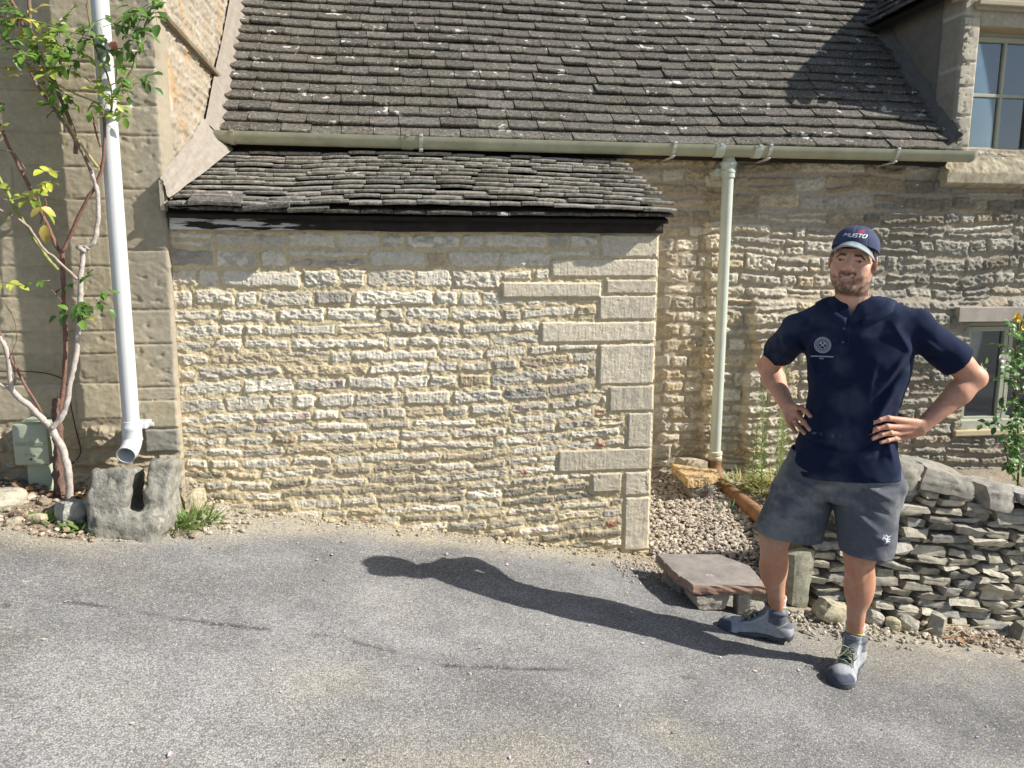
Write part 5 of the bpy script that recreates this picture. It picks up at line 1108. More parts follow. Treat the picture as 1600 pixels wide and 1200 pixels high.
# ------------------------------------------------------------------ the man: one skin, clothes over it
# his own frame: u towards his left hand side, v from chest to back, w up; O is the ground under his pelvis
MO = np.array([1.85, 2.95, 0.]); MR = np.array([.85, -.527, 0.]); MR /= np.linalg.norm(MR); MBk = np.array([-MR[1], MR[0], 0.]); MZ = np.array([0, 0, 1.])
def toW(P): P = np.asarray(P, float); return MO+P[..., 0:1]*MR+P[..., 1:2]*MBk+P[..., 2:3]*MZ
def Lp(px, py, v):      # joint positions measured off the photograph at body depth v
    r = ray(px, py); t = (v-(CAM-MO)@MBk)/(r@MBk); p = CAM+r*t-MO; return np.array([p@MR, p@MBk, p@MZ])
MS = 0.00262            # metres per photo pixel across the body
def Rot(rx=0, ry=0, rz=0): return np.array(rotm(rx, ry, rz))
def loft(P, tab, ex=2.0):
    """column with elliptical sections: rows (w, u, v, half width, half depth)"""
    tab = np.array(tab, float); tab = tab[np.argsort(tab[:, 0])]; w_ = P[:, 2]; wc = np.clip(w_, tab[0, 0], tab[-1, 0])
    ww = np.linspace(tab[0, 0], tab[-1, 0], 80); ker = np.array([1, 4, 6, 4, 1])/16.
    def it(k):
        y = np.interp(ww, tab[:, 0], tab[:, k])
        for _ in range(3): y[2:-2] = np.convolve(y, ker, 'valid')
        return np.interp(wc, ww, y)
    cu, cv, a, b = it(1), it(2), it(3), it(4); q = np.stack([(P[:, 0]-cu), (P[:, 1]-cv)], -1); r = np.stack([a, b], -1)
    k0 = ((np.abs(q/r)**ex).sum(-1))**(1/ex)+1e-9; k1 = np.linalg.norm(q/(r*r), axis=-1)/np.maximum(np.linalg.norm(q/r, axis=-1), 1e-9)
    d = (k0-1)/np.maximum(k1, 1e-6); e = np.abs(w_-wc); return np.where(e > 0, np.hypot(np.maximum(d, 0), e)+np.minimum(d, 0)*0, d)
# joints
SHR, SHL = Lp(1247, 517, .01), Lp(1432, 512, .02)
ELR, ELL = Lp(1199, 572, .19), Lp(1524, 590, .10)
WRR, WRL = Lp(1233, 640, .02), Lp(1438, 668, .00)
HIR, HIL = Lp(1262, 765, .03), Lp(1362, 770, .02)
KNR, KNL = Lp(1209, 850, -.02), Lp(1343, 875, -.06)
ANR, ANL = Lp(1214, 950, .075), Lp(1336, 985, .02)
NK = Lp(1336, 490, .02); HD = Lp(1333, 405.5, -.025)
def rowt(y, xl, xr, v, b, grow=0):
    a = Lp(xl, y, v); c = Lp(xr, y, v); return ((a[2]+c[2])/2, (a[0]+c[0])/2, v, (c[0]-a[0])/2*.985+grow, b+grow)
# torso of the shirt, from the photograph's outline
T_SH = [rowt(463, 1302, 1378, .03, .066), rowt(470, 1284, 1402, .03, .078), rowt(478, 1268, 1424, .025, .088), rowt(490, 1254, 1438, .02, .100), rowt(505, 1250, 1436, .015, .110), rowt(530, 1252, 1430, .01, .122), rowt(560, 1256, 1430, .005, .132), rowt(600, 1261, 1418, .0, .130), rowt(640, 1262, 1406, -.002, .126),
        rowt(670, 1256, 1402, .0, .130), rowt(700, 1243, 1406, .005, .138), rowt(725, 1232, 1411, .01, .142), rowt(770, 1228, 1414, .01, .142)]
T_BD = [(r[0], r[1], r[2], r[3]-.024, r[4]-(.040 if k > 8 else .022)) for k, r in enumerate(T_SH)]
# ---- head, built in its own frame (x right, y forward, z up, eyes at z=0)
hs = 1.075
_f = -np.array([math.sin(.16), math.cos(.16), 0]); 
HY = np.array([-.14, -1, -.03]); HY /= np.linalg.norm(HY); HZ = np.array([.105, 0, 1]); HZ -= HY*(HZ@HY); HZ /= np.linalg.norm(HZ); HX = -np.cross(HZ, HY)*-1
HX = np.cross(HY, HZ)
if HX[0] < 0: HX = -HX
def toH(P): q = (P-HD)/hs; z = q@HZ; return np.stack([q@HX, q@HY, np.where(z < 0, z/1.06, z)], -1)
def frH(Q): Q = np.asarray(Q, float)*hs; Q = np.concatenate([Q[..., :2], np.where(Q[..., 2:] < 0, Q[..., 2:]*1.06, Q[..., 2:])], -1); return HD+Q[..., 0:1]*HX+Q[..., 1:2]*HY+Q[..., 2:3]*HZ
def head(Q):
    A = Q.copy(); A[:, 0] = np.abs(A[:, 0])
    d = ell(Q, (0, -.014, .034), (.0745, .094, .086))
    d = smin(d, ell(Q, (0, .010, -.028), (.063, .074, .083)), .03)
    d = smin(d, ell(Q, (0, .016, -.070), (.056, .060, .040)), .025)
    d = smin(d, cap(A, (.056, -.012, -.050), (.022, .062, -.098), .019, .015), .022)
    d = smin(d, ell(Q, (0, .069, -.101), (.024, .017, .016)), .018)
    d = smin(d, ell(A, (.047, .048, -.026), (.021, .022, .019)), .022)
    d = smin(d, ell(A, (.036, .058, -.048), (.020, .022, .020)), .020)
    d = smin(d, cap(A, (.012, .080, .018), (.046, .062, .017), .010, .008), .014)
    d = smax(d, -ell(A, (.032, .091, -.002), (.019, .016, .0115)), .011)
    d = smin(d, ell(A, (.0325, .0665, -.001), (.0155, .0125, .0105)), .004)
    d = smax(d, -cap(A, (.020, .0815, -.0035), (.044, .073, -.0025), .0016, .0012), .002)
    nose = cap(Q, (0, .082, .010), (0, .1055, -.020), .0075, .0125); nose = smin(nose, ell(Q, (0, .107, -.026), (.0115, .0105, .0095)), .008)
    nose = smin(nose, ell(A, (.0135, .0945, -.030), (.0085, .0105, .0078)), .007); nose = smax(nose, -ell(A, (.0065, .1015, -.0375), (.0038, .006, .004)), .003)
    d = smin(d, nose, .009)
    d = smin(d, ell(Q, (0, .078, -.062), (.030, .016, .020)), .014)
    x = np.minimum(A[:, 0], .030); zl = -.0600+6.5*x*x; yl = .0915-16*x*x
    L1 = np.hypot(Q[:, 1]-yl, (Q[:, 2]-(zl+.0035+.001*np.cos(A[:, 0]*300)))); L1 = np.hypot(L1, np.maximum(A[:, 0]-.024, 0))-.0042*(1-.5*(x/.03)**2)
    L2 = np.hypot(Q[:, 1]-(yl-.001), (Q[:, 2]-(zl-.0085))*.9); L2 = np.hypot(L2, np.maximum(A[:, 0]-.020, 0))-.0052*(1-.5*(x/.03)**2)
    d = smin(d, L1, .004); d = smin(d, L2, .004)
    g = np.hypot(np.maximum(np.abs(Q[:, 2]-(zl-.0020))-.0012*(1-(x/.032)**2), 0), np.maximum(yl-.002-Q[:, 1], 0)*.6); g = np.hypot(g, np.maximum(A[:, 0]-.026, 0))-.0014
    d = smax(d, -g, .002)
    d = smax(d, -cap(A, (.019, .090, -.034), (.036, .072, -.062), .0022, .0016), .006)
    ear = ell(A, (.0785, -.014, -.012), (.0085, .0185, .0310), Rot(.12, 0, .35)); ear = smax(ear, -ell(A, (.0865, -.010, -.008), (.0060, .0105, .0190), Rot(.1, 0, .35)), .004)
    d = smin(d, ear, .007)
    return d*hs
TR = smin
def fingers(base, knuck, r, n=4): pass
def on_shirt(px, py, r, lift=0):     # point that touches the shirt, found along the depth axis
    v = np.linspace(-.30, .12, 240); P = np.array([Lp(px, py, a) for a in v]); s = f_shirt_solid(P); k = np.argmax(s < r+.001) if (s < r+.001).any() else int(np.argmin(s)); p = P[k].copy(); p[1] -= lift; return p
def sleeve(P, sh, el, r0, r1, t1): 
    e = sh+(el-sh)*t1; return cap(P, sh, e, r0, r1)
SLR1 = SHR+(ELR-SHR)*.62; SLL1 = SHL+(ELL-SHL)*.70
def f_shirt_solid(P, extra=0):
    d = loft(P, T_SH, 2.25)
    d = smin(d, cap(P, SHR+(0, 0, -.005), SHR+(SLR1-SHR)*1.25, .068, .066), .045)
    d = smin(d, cap(P, SHL+(0, 0, -.005), SHL+(SLL1-SHL)*1.22, .066, .073), .045)
    tr = cap(P, NK+(-.0, .02, -.035), SHR+(.0, .0, .026), .064, .042); d = smin(d, tr, .03)
    tr = cap(P, NK+(.0, .02, -.035), SHL+(-.0, .0, .020), .066, .048); d = smin(d, tr, .03)
    return d
def seg(P, a, b):
    a = np.asarray(a); b = np.asarray(b); ab = b-a; t = np.clip(((P-a)@ab)/(ab@ab), 0, 1); return np.linalg.norm(P-a-t[:, None]*ab, axis=1), t
FOLDS = [((1322, 570), (1290, 700), .011, .016), ((1300, 585), (1268, 672), .007, .012), ((1405, 600), (1340, 700), .011, .016), ((1340, 700), (1285, 735), .007, .014), ((1398, 640), (1372, 720), -.010, .013), ((1262, 690), (1330, 706), -.009, .010), ((1330, 706), (1372, 690), -.007, .010), ((1262, 682), (1320, 693), .007, .010),
         ((1262, 530), (1275, 610), .007, .012), ((1240, 520), (1262, 560), -.007, .010), ((1425, 545), (1385, 600), .008, .013), ((1415, 570), (1360, 640), -.008, .013), ((1300, 500), (1290, 540), .004, .009), ((1395, 505), (1430, 560), .007, .014), ((1440, 530), (1480, 560), .008, .012), ((1450, 560), (1500, 565), -.007, .012), ((1225, 515), (1240, 545), .006, .010), ((1210, 525), (1222, 548), -.006, .008),
         ((1370, 560), (1350, 640), .005, .014), ((1300, 640), (1290, 720), .006, .012), ((1380, 650), (1398, 730), .007, .010), ((1318, 600), (1335, 690), -.005, .012)]
FOLDS = [(Lp(*a, -.12), Lp(*b, -.12), c*1.45, d) for a, b, c, d in FOLDS]
def cloth_noise(P, s=1.0):
    A = P@np.array([[.8, 0, .6], [0, 1, 0], [-.6, 0, .8]]).T
    rd = np.where(P[:, 0] > 0, 1., -1.); q1 = P[:, 0]*.75+P[:, 2]*.66*rd; q2 = -P[:, 0]*.66*rd+P[:, 2]*.75
    r_ = np.clip(1-np.abs(noise3(q1*13+2*noise3(q1*5, q2*3, P[:, 1]*3, 3), q2*4.0, P[:, 1]*5, 51))*1.6, 0, 1)**2*sstep(-.3, .4, noise3(q1*4, q2*4, P[:, 1]*4, 61))
    return s*(.0150*r_+.0055*fbm3(A[:, 0]*17, A[:, 1]*7, A[:, 2]*5, 2, 5)+.0032*(1-2*np.abs(fbm3(P[:, 0]*8, P[:, 1]*5, P[:, 2]*11, 1, 15))))
NV = Lp(1331, 493, -.10)       # bottom of the neck opening
def f_shirt(P):
    d = f_shirt_solid(P); near = np.abs(d) < .05
    if near.any():
        Q = P[near]; o = cloth_noise(Q)
        for (a, b, am, wd) in FOLDS:
            Q2 = Q.copy(); Q2[:, 1] = -.12; s, t = seg(Q2, a, b); o = o+am*np.exp(-(s/wd)**2)*np.sin(np.pi*np.clip(t*.9+.05, 0, 1))*(Q[:, 1] < .06)
        # folds gathering under the arms
        d[near] = d[near]-o
    t = .010; d = np.abs(d+t/2)-t/2
    hem = Lp(1310, 741, 0)[2]+.010*np.sin((P[:, 0]-.02)*7)-.055*np.clip(P[:, 0], -.3, .3)*.55; hem = hem+.02*np.abs(P[:, 0]+.03)
    d = np.maximum(d, hem-P[:, 2])
    for sh, e, el in ((SHR, SLR1, ELR), (SHL, SLL1, ELL)):
        ax = (el-sh)/np.linalg.norm(el-sh); side = (P-sh)@ax; lat = (P[:, 0] < sh[0]+.01) if sh[0] < 0 else (P[:, 0] > sh[0]-.01)
        d = np.where(lat, np.maximum(d, (P-e)@ax), d)
    # neck opening: ring and V
    nk = cap(P, NK+(0, .0, -.03), NK+(0, -.02, .20), .060, .064); d = np.maximum(d, -nk)
    q = P-NV; vz = np.maximum(np.abs(q[:, 0]+.0)*1.0-.42*np.clip(q[:, 2], 0, .2), -q[:, 2]); d = np.maximum(d, -np.maximum(vz*.8, P[:, 1]+.0))
    return d
# ---- legs
def leg(P, hip, kn, an, s):
    d = cap(P, hip, kn+(0, 0, .03), .078, .062)
    d = smin(d, cap(P, kn+(0, .004, .02), kn+(0, .004, -.03), .058, .052), .03)
    c = kn+(an-kn)*.34; lat = np.array([.010*s, .022, 0])
    d = smin(d, cap(P, kn+(an-kn)*.12, an, .050, .034), .03)
    d = smin(d, ell(P, c+lat+(.012*s, .0, .0), (.047, .050, .105)), .035)
    d = smin(d, ell(P, c+(-.018*s, .018, .01), (.034, .042, .090)), .03)
    d = smin(d, ell(P, kn+(0, -.048, -.002), (.026, .016, .032)), .018)
    d = smin(d, ell(P, kn+(0, -.040, -.055), (.018, .014, .030)), .02)
    d = smin(d, cap(P, kn+(an-kn)*.15+(0, -.030, 0), an+(0, -.020, .02), .022, .018), .02)
    return d
# ---- arms and hands
def arm(P, sh, el, wr, s):
    d = cap(P, sh, el, .056, .042); m = sh+(el-sh)*.5
    d = smin(d, cap(P, sh+(el-sh)*.3+(0, -.006, 0), sh+(el-sh)*.75, .052, .046), .03)
    f = wr-el
    d = smin(d, cap(P, el+f*.02, el+f*.30, .043, .0475), .022)
    d = smin(d, cap(P, el+f*.30, wr, .0465, .0285), .022)
    d = smin(d, ell(P, el, (.040, .040, .040)), .012)
    return d
def finger(P, pts, r):
    d = 9.
    for k in range(len(pts)-1): d = smin(d, cap(P, pts[k], pts[k+1], r[k], r[k+1]), .004) if k else cap(P, pts[0], pts[1], r[0], r[1])
    return d
def mkhand(spec, wr, r0, lift):
    """spec: per finger [(px,py) base, mid, tip]"""
    out = []
    for i, (pts, sc) in enumerate(spec):
        Q_ = [on_shirt(x, y, r0*sc, lift*(1-k*.5) if k < len(pts)-1 else .0) for k, (x, y) in enumerate(pts)]; out.append((Q_, [r0*sc*a for a in (1.12, 1.02, .94, .86)][:len(Q_)]))
    return out
def ldraw(): pass
HANDL = mkhand([([(1402, 655), (1388, 653), (1374, 656), (1362, 661)], .98), ([(1402, 666), (1386, 666), (1370, 670), (1357, 677)], 1.02), ([(1404, 676), (1391, 676), (1377, 679), (1364, 685)], .98), ([(1409, 684), (1398, 685), (1387, 688), (1377, 691)], .86)], WRL, .0112, .010)
HANDR = mkhand([([(1245, 636), (1252, 637), (1260, 643), (1266, 650)], .96), ([(1243, 646), (1250, 652), (1258, 661), (1265, 671)], 1.0), ([(1238, 653), (1243, 659), (1250, 668), (1257, 677)], .97), ([(1232, 657), (1235, 663), (1239, 669), (1243, 675)], .86)], WRR, .0110, .008)
def hand(P, H, wr, thumb):
    kn = [f[0][0] for f in H]; c = np.mean(kn, 0); d = 9.
    for k, q in enumerate(kn):
        w0 = wr+(q-c)*.48; e = cap(P, w0, q, .0165, .0128); d = e if k == 0 else smin(d, e, .010)
    for (pts, r) in H:
        d = smin(d, finger(P, pts, r), .0035)
        for j in pts[1:3]: d = smin(d, np.linalg.norm(P-j, axis=1)-r[1]*1.06, .003)
    return smin(d, finger(P, thumb[0], thumb[1]), .010)
THL = ([WRL+(-.012, .0, .014), Lp(1412, 652, .0), Lp(1402, 649, .035), Lp(1394, 650, .065)], [.0150, .0130, .0110, .0098])
THR = ([WRR+(.008, .0, .004), Lp(1246, 640, .05), Lp(1252, 647, .085)], [.0145, .0120, .0100])
def f_body(P):
    d = np.full(len(P), .5); w_ = P[:, 2]
    m = w_ > NK[2]-.12
    if m.any():
        Q_ = P[m]; e = head(toH(Q_)); nb = frH(np.array([0, -.012, -.05])); e = smin(e, cap(Q_, nb, NK+(0, .012, -.05), .064, .070), .022)
        e = smin(e, cap(Q_, frH(np.array([-.04, -.01, -.06])), NK+(-.015, -.040, -.045), .014, .010), .02); e = smin(e, cap(Q_, frH(np.array([.045, -.01, -.06])), NK+(.018, -.040, -.045), .012, .010), .02)
        e = smin(e, ell(Q_, NK+(0, .0, -.085), (.13, .085, .060)), .04); d[m] = np.minimum(d[m], e)
    m = (w_ > HIR[2]-.12)
    if m.any():
        Q_ = P[m]; e = loft(Q_, T_BD, 2.1); e = np.maximum(e, w_[m]-(NK[2]-.055)); d[m] = smin(d[m], e, .02)
        for (sh, el, wr, H, th, s) in ((SHR, ELR, WRR, HANDR, THR, -1), (SHL, ELL, WRL, HANDL, THL, 1)):
            k = (Q_[:, 0]*s > (sh[0]*s-.11)) | (np.linalg.norm(Q_-wr, axis=1) < .24)
            if k.any():
                e = arm(Q_[k], sh, el, wr, s); kk = np.linalg.norm(Q_[k]-wr, axis=1) < .24
                if kk.any(): e[kk] = smin(e[kk], hand(Q_[k][kk], H, wr, th), .012)
                t_ = d[m]; t2 = t_[k]; t2 = smin(t2, e, .004); t_[k] = t2; d[m] = t_
    m = (w_ < HIR[2]+.15)
    if m.any():
        Q_ = P[m]; e = np.minimum(leg(Q_, HIR, KNR, ANR, -1), leg(Q_, HIL, KNL, ANL, 1))
        for (an, dr) in ((ANR, np.array([-1., .02, 0])), (ANL, np.array([-.28, -1., 0]))):
            dr = dr/np.linalg.norm(dr); e = smin(e, cap(Q_, an, an+(0, 0, -.075), .031, .030), .02); e = smin(e, cap(Q_, an+(0, 0, -.085), an+dr*.11+(0, 0, -.100), .030, .022), .02)
        d[m] = smin(d[m], e, .03)
    return d
VB, FB = surf(f_body, (-.46, -.42, -.14), (.60, .40, 1.80), .0030)
Q = toH(VB); A0 = np.abs(Q[:, 0]); n = len(VB)
nz = fbm3(VB[:, 0]*14, VB[:, 1]*14, VB[:, 2]*14, 3, 7)[:, None]; n2f = fbm3(VB[:, 0]*90, VB[:, 1]*90, VB[:, 2]*90, 2, 9)[:, None]
c = np.empty((n, 3)); c[:] = (.53, .275, .185)
c *= 1+.15*nz+.09*n2f; c *= (1+.10*fbm3(VB[:, 0]*45, VB[:, 1]*45, VB[:, 2]*30, 3, 17)[:, None]*np.array([.6, 1.2, 1.2]))
hd = (VB[:, 2] > NK[2]-.02) & (np.abs(Q[:, 0]) < .12)
def mixc(c, m, col): m = np.asarray(m, float)[:, None]; return c*(1-m)+np.array(col)*m
face = hd & (Q[:, 1] > -.06); c = mixc(c, hd*1., (.66, .385, .28)); c *= 1+.06*nz+.04*n2f
c = mixc(c, face*.28*sstep(.03, .0, np.abs(np.hypot(A0-.042, (Q[:, 2]+.030)))), (.52, .19, .13))
c = mixc(c, face*.5*sstep(.020, .006, np.linalg.norm(Q-np.array([0, .107, -.026]), axis=1)), (.52, .21, .15))
jl = -.047-.25*np.clip(.055-Q[:, 1], 0, .06)*-1
be = sstep(-.050, -.068, Q[:, 2]+.0*A0-.35*np.clip(A0-.035, 0, .03)-.25*np.clip(.03-Q[:, 1], 0, .05))*(Q[:, 1] > -.025)*sstep(-.135, -.118, Q[:, 2]); side = sstep(.048, .062, A0)*sstep(.0, -.02, Q[:, 2])*sstep(-.02, .0, Q[:, 1])*sstep(.055, .035, Q[:, 1])
mu = sstep(.034, .026, A0)*sstep(.0105, .006, np.abs(Q[:, 2]+.0478-3*A0**2))*(Q[:, 1] > .06)
lipz = -.0600+6.5*np.minimum(A0, .03)**2
lip = sstep(.026, .021, A0)*sstep(.0105, .0070, np.abs(Q[:, 2]-lipz+.0025))*(Q[:, 1] > .078)
mu = mu*.95
bm_ = np.clip(np.maximum(np.maximum(be*(.58+.25*sstep(-.085, -.112, Q[:, 2]-.5*np.clip(A0-.03, 0, .04))), side*.42), mu*.66)*(1+.9*n2f[:, 0]), 0, .9)*hd*(1-lip)
c = mixc(c, bm_, (.075, .045, .030))
c = mixc(c, lip*.6*hd, (.46, .18, .14))
teeth = sstep(.018, .014, A0)*sstep(.0030, .0018, np.abs(Q[:, 2]-lipz+.0022))*(Q[:, 1] > .07); c = mixc(c, teeth*hd, (.72, .68, .62))
brow = sstep(.0065, .0035, np.abs(Q[:, 2]-.0185+1.0*np.clip(A0-.036, 0, .02)))*sstep(.011, .016, A0)*sstep(.054, .047, A0)*(Q[:, 1] > .05); c = mixc(c, brow*.95*hd, (.05, .03, .022))
ez = np.hypot((A0-.0325)/.0115, (Q[:, 2]+.0034)/.0030); c = mixc(c, sstep(1.25, .95, ez)*(Q[:, 1] > .06)*hd*.8, (.34, .29, .26)); c = mixc(c, sstep(.0058, .0044, np.hypot(A0-.0335, Q[:, 2]+.0030))*sstep(1.2, 1, ez)*(Q[:, 1] > .06)*hd, (.035, .025, .02))  # eye whites coloured darker to carry the shade under the peak; dark iris
c = mixc(c, sstep(.0016, .0008, np.abs(Q[:, 2]-.0015+9*(A0-.032)**2*1.2))*sstep(.0165, .0145, np.abs(A0-.032))*(Q[:, 1] > .06)*hd*.8, (.05, .03, .025))
ha = sstep(-.002, .006, Q[:, 2]-.0)*sstep(.02, .0, Q[:, 1])*hd*(A0 < .0765); c = mixc(c, ha*.0, (.05, .035, .025))
lg = VB[:, 2] < KNR[2]+.15
c = mixc(c, lg*.45, (.42, .19, .10)); c = mixc(c, lg*sstep(.05, .45, nz[:, 0]+.25*n2f[:, 0]+.3*sstep(.2, 0, VB[:, 2]-ANR[2]))*.40, (.42, .33, .25))
for (H, tipc) in ((HANDL, 1), (HANDR, 1)):
    for (pts, r) in H:
        t = pts[-1]; dd = pts[-1]-pts[-2]; dd /= np.linalg.norm(dd); q = VB-(t+np.array([0, -r[-1]*.9, 0])-dd*.001); c = mixc(c, sstep(.0065, .004, np.linalg.norm(q, axis=1))*.35, (.60, .38, .31))
        for j in pts[1:3]: c = mixc(c, sstep(.011, .004, np.linalg.norm(VB-j, axis=1))*.18, (.38, .17, .11))
M_skin = mat('skin', None, .55, .25, 400, .06, 60, bdist=.0008, sss=.12, spec=.35)
man = thing('person', 'smiling man in navy cap, navy polo shirt, grey shorts and boots, hands on hips', 'person', tuple(MO+[0, 0, -.13]))
me = npmesh('person', toW(relax(VB, FB, 1, .35)), FB, c); skin = link('body', me, man, M_skin)
# ---- shirt
M_shirt = mat('navy pique cotton', None, .9, .35, 900, .10, 50, spots=[((.045, .060, .11), 5, .58, .2, .4)], bdist=.0008, spec=.12)
M_shirt.node_tree.nodes['Principled BSDF'].inputs['Sheen Weight'].default_value = .03
VS, FS = surf(f_shirt, (-.42, -.32, HIR[2]-.12), (.52, .34, NK[2]+.14), .0038)
VS = relax(VS, FS, 2, .5); n = len(VS); c = np.empty((n, 3)); c[:] = (.0085, .015, .040)
f1 = fbm3(VS[:, 0]*7, VS[:, 1]*7, VS[:, 2]*7, 4, 3); dst = sstep(.12, .5, f1+.35*sstep(.13, .02, np.linalg.norm(VS-Lp(1345, 640, -.13), axis=1))+.3*sstep(.08, .02, np.linalg.norm(VS-Lp(1365, 520, -.12), axis=1))+.25*sstep(HIR[2]+.16, HIR[2]+.02, VS[:, 2]))
c = mixc(c, dst*.16, (.16, .19, .26))
sc_ = sstep(.006, .002, np.abs(VS[:, 2]-Lp(1300, 680, -.12)[2]-.006*noise2(VS[:, 0]*90, 0, 3)))*sstep(.3, .6, noise2(VS[:, 0]*70, 3, 4))*(VS[:, 1] < 0)*(np.abs(VS[:, 0]+.03) < .08); c = mixc(c, sc_*.22, (.4, .42, .5))
shirt = link('polo_shirt', npmesh('polo_shirt', toW(VS), FS, c), man, M_shirt)
bvh = BVHTree.FromPolygons([tuple(v) for v in toW(VS)], [tuple(f) for f in FS.tolist()])
# collar: a band standing round the neck and folded down, open in front
V = []; NN = 44
for i in range(NN+1):
    t = i/NN; ph = math.radians(-90+13)+t*math.radians(360-26); cu, su = math.cos(ph), math.sin(ph); fr = max(0, -su)       # fr=1 at the throat
    k_ = fr**1.8; ctr = NK+np.array([-.002, .012, .0])
    for (r, z, rf, zf) in ((.068, -.020, .070, -.060), (.070, .030, .074, -.040), (.073, .058, .080, -.026), (.079, .063, .088, -.021), (.085, .056, .096, -.026), (.092, .042, .104, -.036), (.098, .028, .112, -.052), (.095, .026, .110, -.055), (.088, .040, .100, -.040)):
        rr = r+(rf-r)*k_; V.append(ctr+np.array([cu*rr, su*rr, z+(zf-z)*k_+.010*max(0, su)]))
m = 9; V = np.array(V); a_ = np.repeat(np.radians(-77+np.arange(NN+1)/NN*334), 9); dr_ = np.stack([np.cos(a_), np.sin(a_), 0*a_+.25], -1); jj = np.tile(np.arange(9), NN+1)
for _ in range(40):
    bad = (f_shirt_solid(V)-.6*cloth_noise(V) < np.array([-1, -1, -1, -1, .003, .004, .0045, .002, .001])[jj]); V[bad] += dr_[bad]*.0015
F = [[i*m+j, (i+1)*m+j, (i+1)*m+j+1, i*m+j+1] for i in range(NN) for j in range(m-1)]
V = np.array(V); V += .0015*np.stack([noise3(V[:, 0]*30, V[:, 1]*30, V[:, 2]*30, 3+k) for k in range(3)], -1)
mb = MB(); mb.add(toW(V), F, None, (.015, .024, .055)); mb.tube(toW(V[6::9]), .0021, 6, (.045, .058, .105)); col_ = mb.build('collar', M_shirt, shirt, True)  # flap colour lighter than the shirt to stand for its sheen; paler edge trim
md = col_.modifiers.new('thick', 'SOLIDIFY'); md.thickness = .0032
def proj_pt(u, w_, off, bv=None, back=.4):
    o = Vector(toW(np.array([u, -back, w_]))); hit, nrm, _, _ = (bv or bvh).ray_cast(o, Vector(MBk))
    return None if hit is None else np.array(hit)-MBk*off
def decal(name, polys, mat_, parent, off=.0012, bv=None, th=.0008):
    """thin stitched shapes lying on the cloth: polys = lists of (u,w) outlines (convex) or strokes"""
    m_ = MB()
    for pl in polys:
        P_ = [proj_pt(u, w_, off, bv) for (u, w_) in pl]
        if any(p is None for p in P_): continue
        k = len(P_); m_.add(P_+[p+MBk*th for p in P_], [[j, (j+1) % k, k+(j+1) % k, k+j] for j in range(k)], [[0, j, j+1] for j in range(1, k-1)], (.5, .52, .58))
    return m_.build(name, mat_, parent)
def stroke(a, b, wd):
    a = np.array(a); b = np.array(b); d = b-a; L_ = np.linalg.norm(d); nn = np.array([-d[1], d[0]])/L_*wd/2; k = max(1, int(L_/.006)); o = []
    for i in range(k): p, q = a+d*i/k, a+d*(i+1)/k; o.append([tuple(p-nn), tuple(q-nn), tuple(q+nn), tuple(p+nn)])
    return o
def ringp(c_, r0, r1, n=36, a0=0, a1=2*math.pi): 
    o = []
    for i in range(n):
        t0, t1 = a0+(a1-a0)*i/n, a0+(a1-a0)*(i+1)/n; o.append([(c_[0]+r*math.cos(t), c_[1]+r*math.sin(t)) for r, t in ((r0, t0), (r0, t1), (r1, t1), (r1, t0))])
    return o
M_thr = mat('pale thread', (.50, .52, .60), .8, 0, var=.1, vscale=300)
E_ = Lp(1285, 540, -.12); e = (E_[0], E_[2]); R_ = .0325
pl = ringp(e, R_*.93, R_)+ringp(e, R_*.80, R_*.85)+ringp(e, R_*.46, R_*.51)+ringp(e, R_*.73, R_*.76)
for k in range(26):
    t = k/26*2*math.pi; a = (e[0]+R_*.57*math.cos(t), e[1]+R_*.57*math.sin(t)); b = (e[0]+R_*.69*math.cos(t+.05), e[1]+R_*.69*math.sin(t+.05)); pl += stroke(a, b, .0016)
s_ = R_*.30
pl += stroke((e[0]-s_, e[1]-s_), (e[0]+s_*.8, e[1]+s_*.8), .0026)+stroke((e[0]+s_, e[1]-s_), (e[0]-s_*.8, e[1]+s_*.8), .0026)+stroke((e[0]+s_*.35, e[1]+s_*1.15), (e[0]+s_*1.2, e[1]+s_*.35), .0044)+stroke((e[0]-s_*.35, e[1]+s_*1.15), (e[0]-s_*1.2, e[1]+s_*.35), .0044)
decal('chest_emblem', pl, M_thr, shirt)
pl = []; rs = np.random.RandomState(3); yb = e[1]-R_-.014; x = e[0]-.042
while x < e[0]+.042:
    wd = rs.uniform(.0016, .0032); pl += [[(x, yb-.0022+(x-e[0])*.06), (x+wd, yb-.0022+(x-e[0])*.06), (x+wd, yb+.0024+(x-e[0])*.06), (x, yb+.0024+(x-e[0])*.06)]]; x += wd+.0012
for k in range(4): pl += [[(e[0]-.008+k*.004, yb-.0105), (e[0]-.0055+k*.004, yb-.0105), (e[0]-.0055+k*.004, yb-.0065), (e[0]-.008+k*.004, yb-.0065)]]
decal('chest_lettering', pl, M_thr, shirt)
P1 = Lp(1322, 505, -.12); P2 = Lp(1318, 558, -.12)
pl = stroke((P1[0]-.013, P1[2]), (P2[0]-.013, P2[2]), .0012)+stroke((P1[0]+.013, P1[2]+.01), (P2[0]+.013, P2[2]), .0012)+stroke((P2[0]-.013, P2[2]), (P2[0]+.013, P2[2]), .0012)
M_seam = mat('seam thread', (.03, .045, .10), .9, 0, var=0); decal('placket_seam', pl, M_seam, shirt, off=.001)
M_btn = mat('navy button', (.06, .075, .13), .35, 0, var=0)
for (px, py) in ((1317, 535), (1319, 514)):
    b_ = Lp(px, py, -.12); q = proj_pt(b_[0], b_[2], .001); mb = MB(); mb.tube([q+MBk*.002, q-MBk*.0018], .0052, 14, (.06, .07, .12)); mb.build('button', M_btn, shirt)
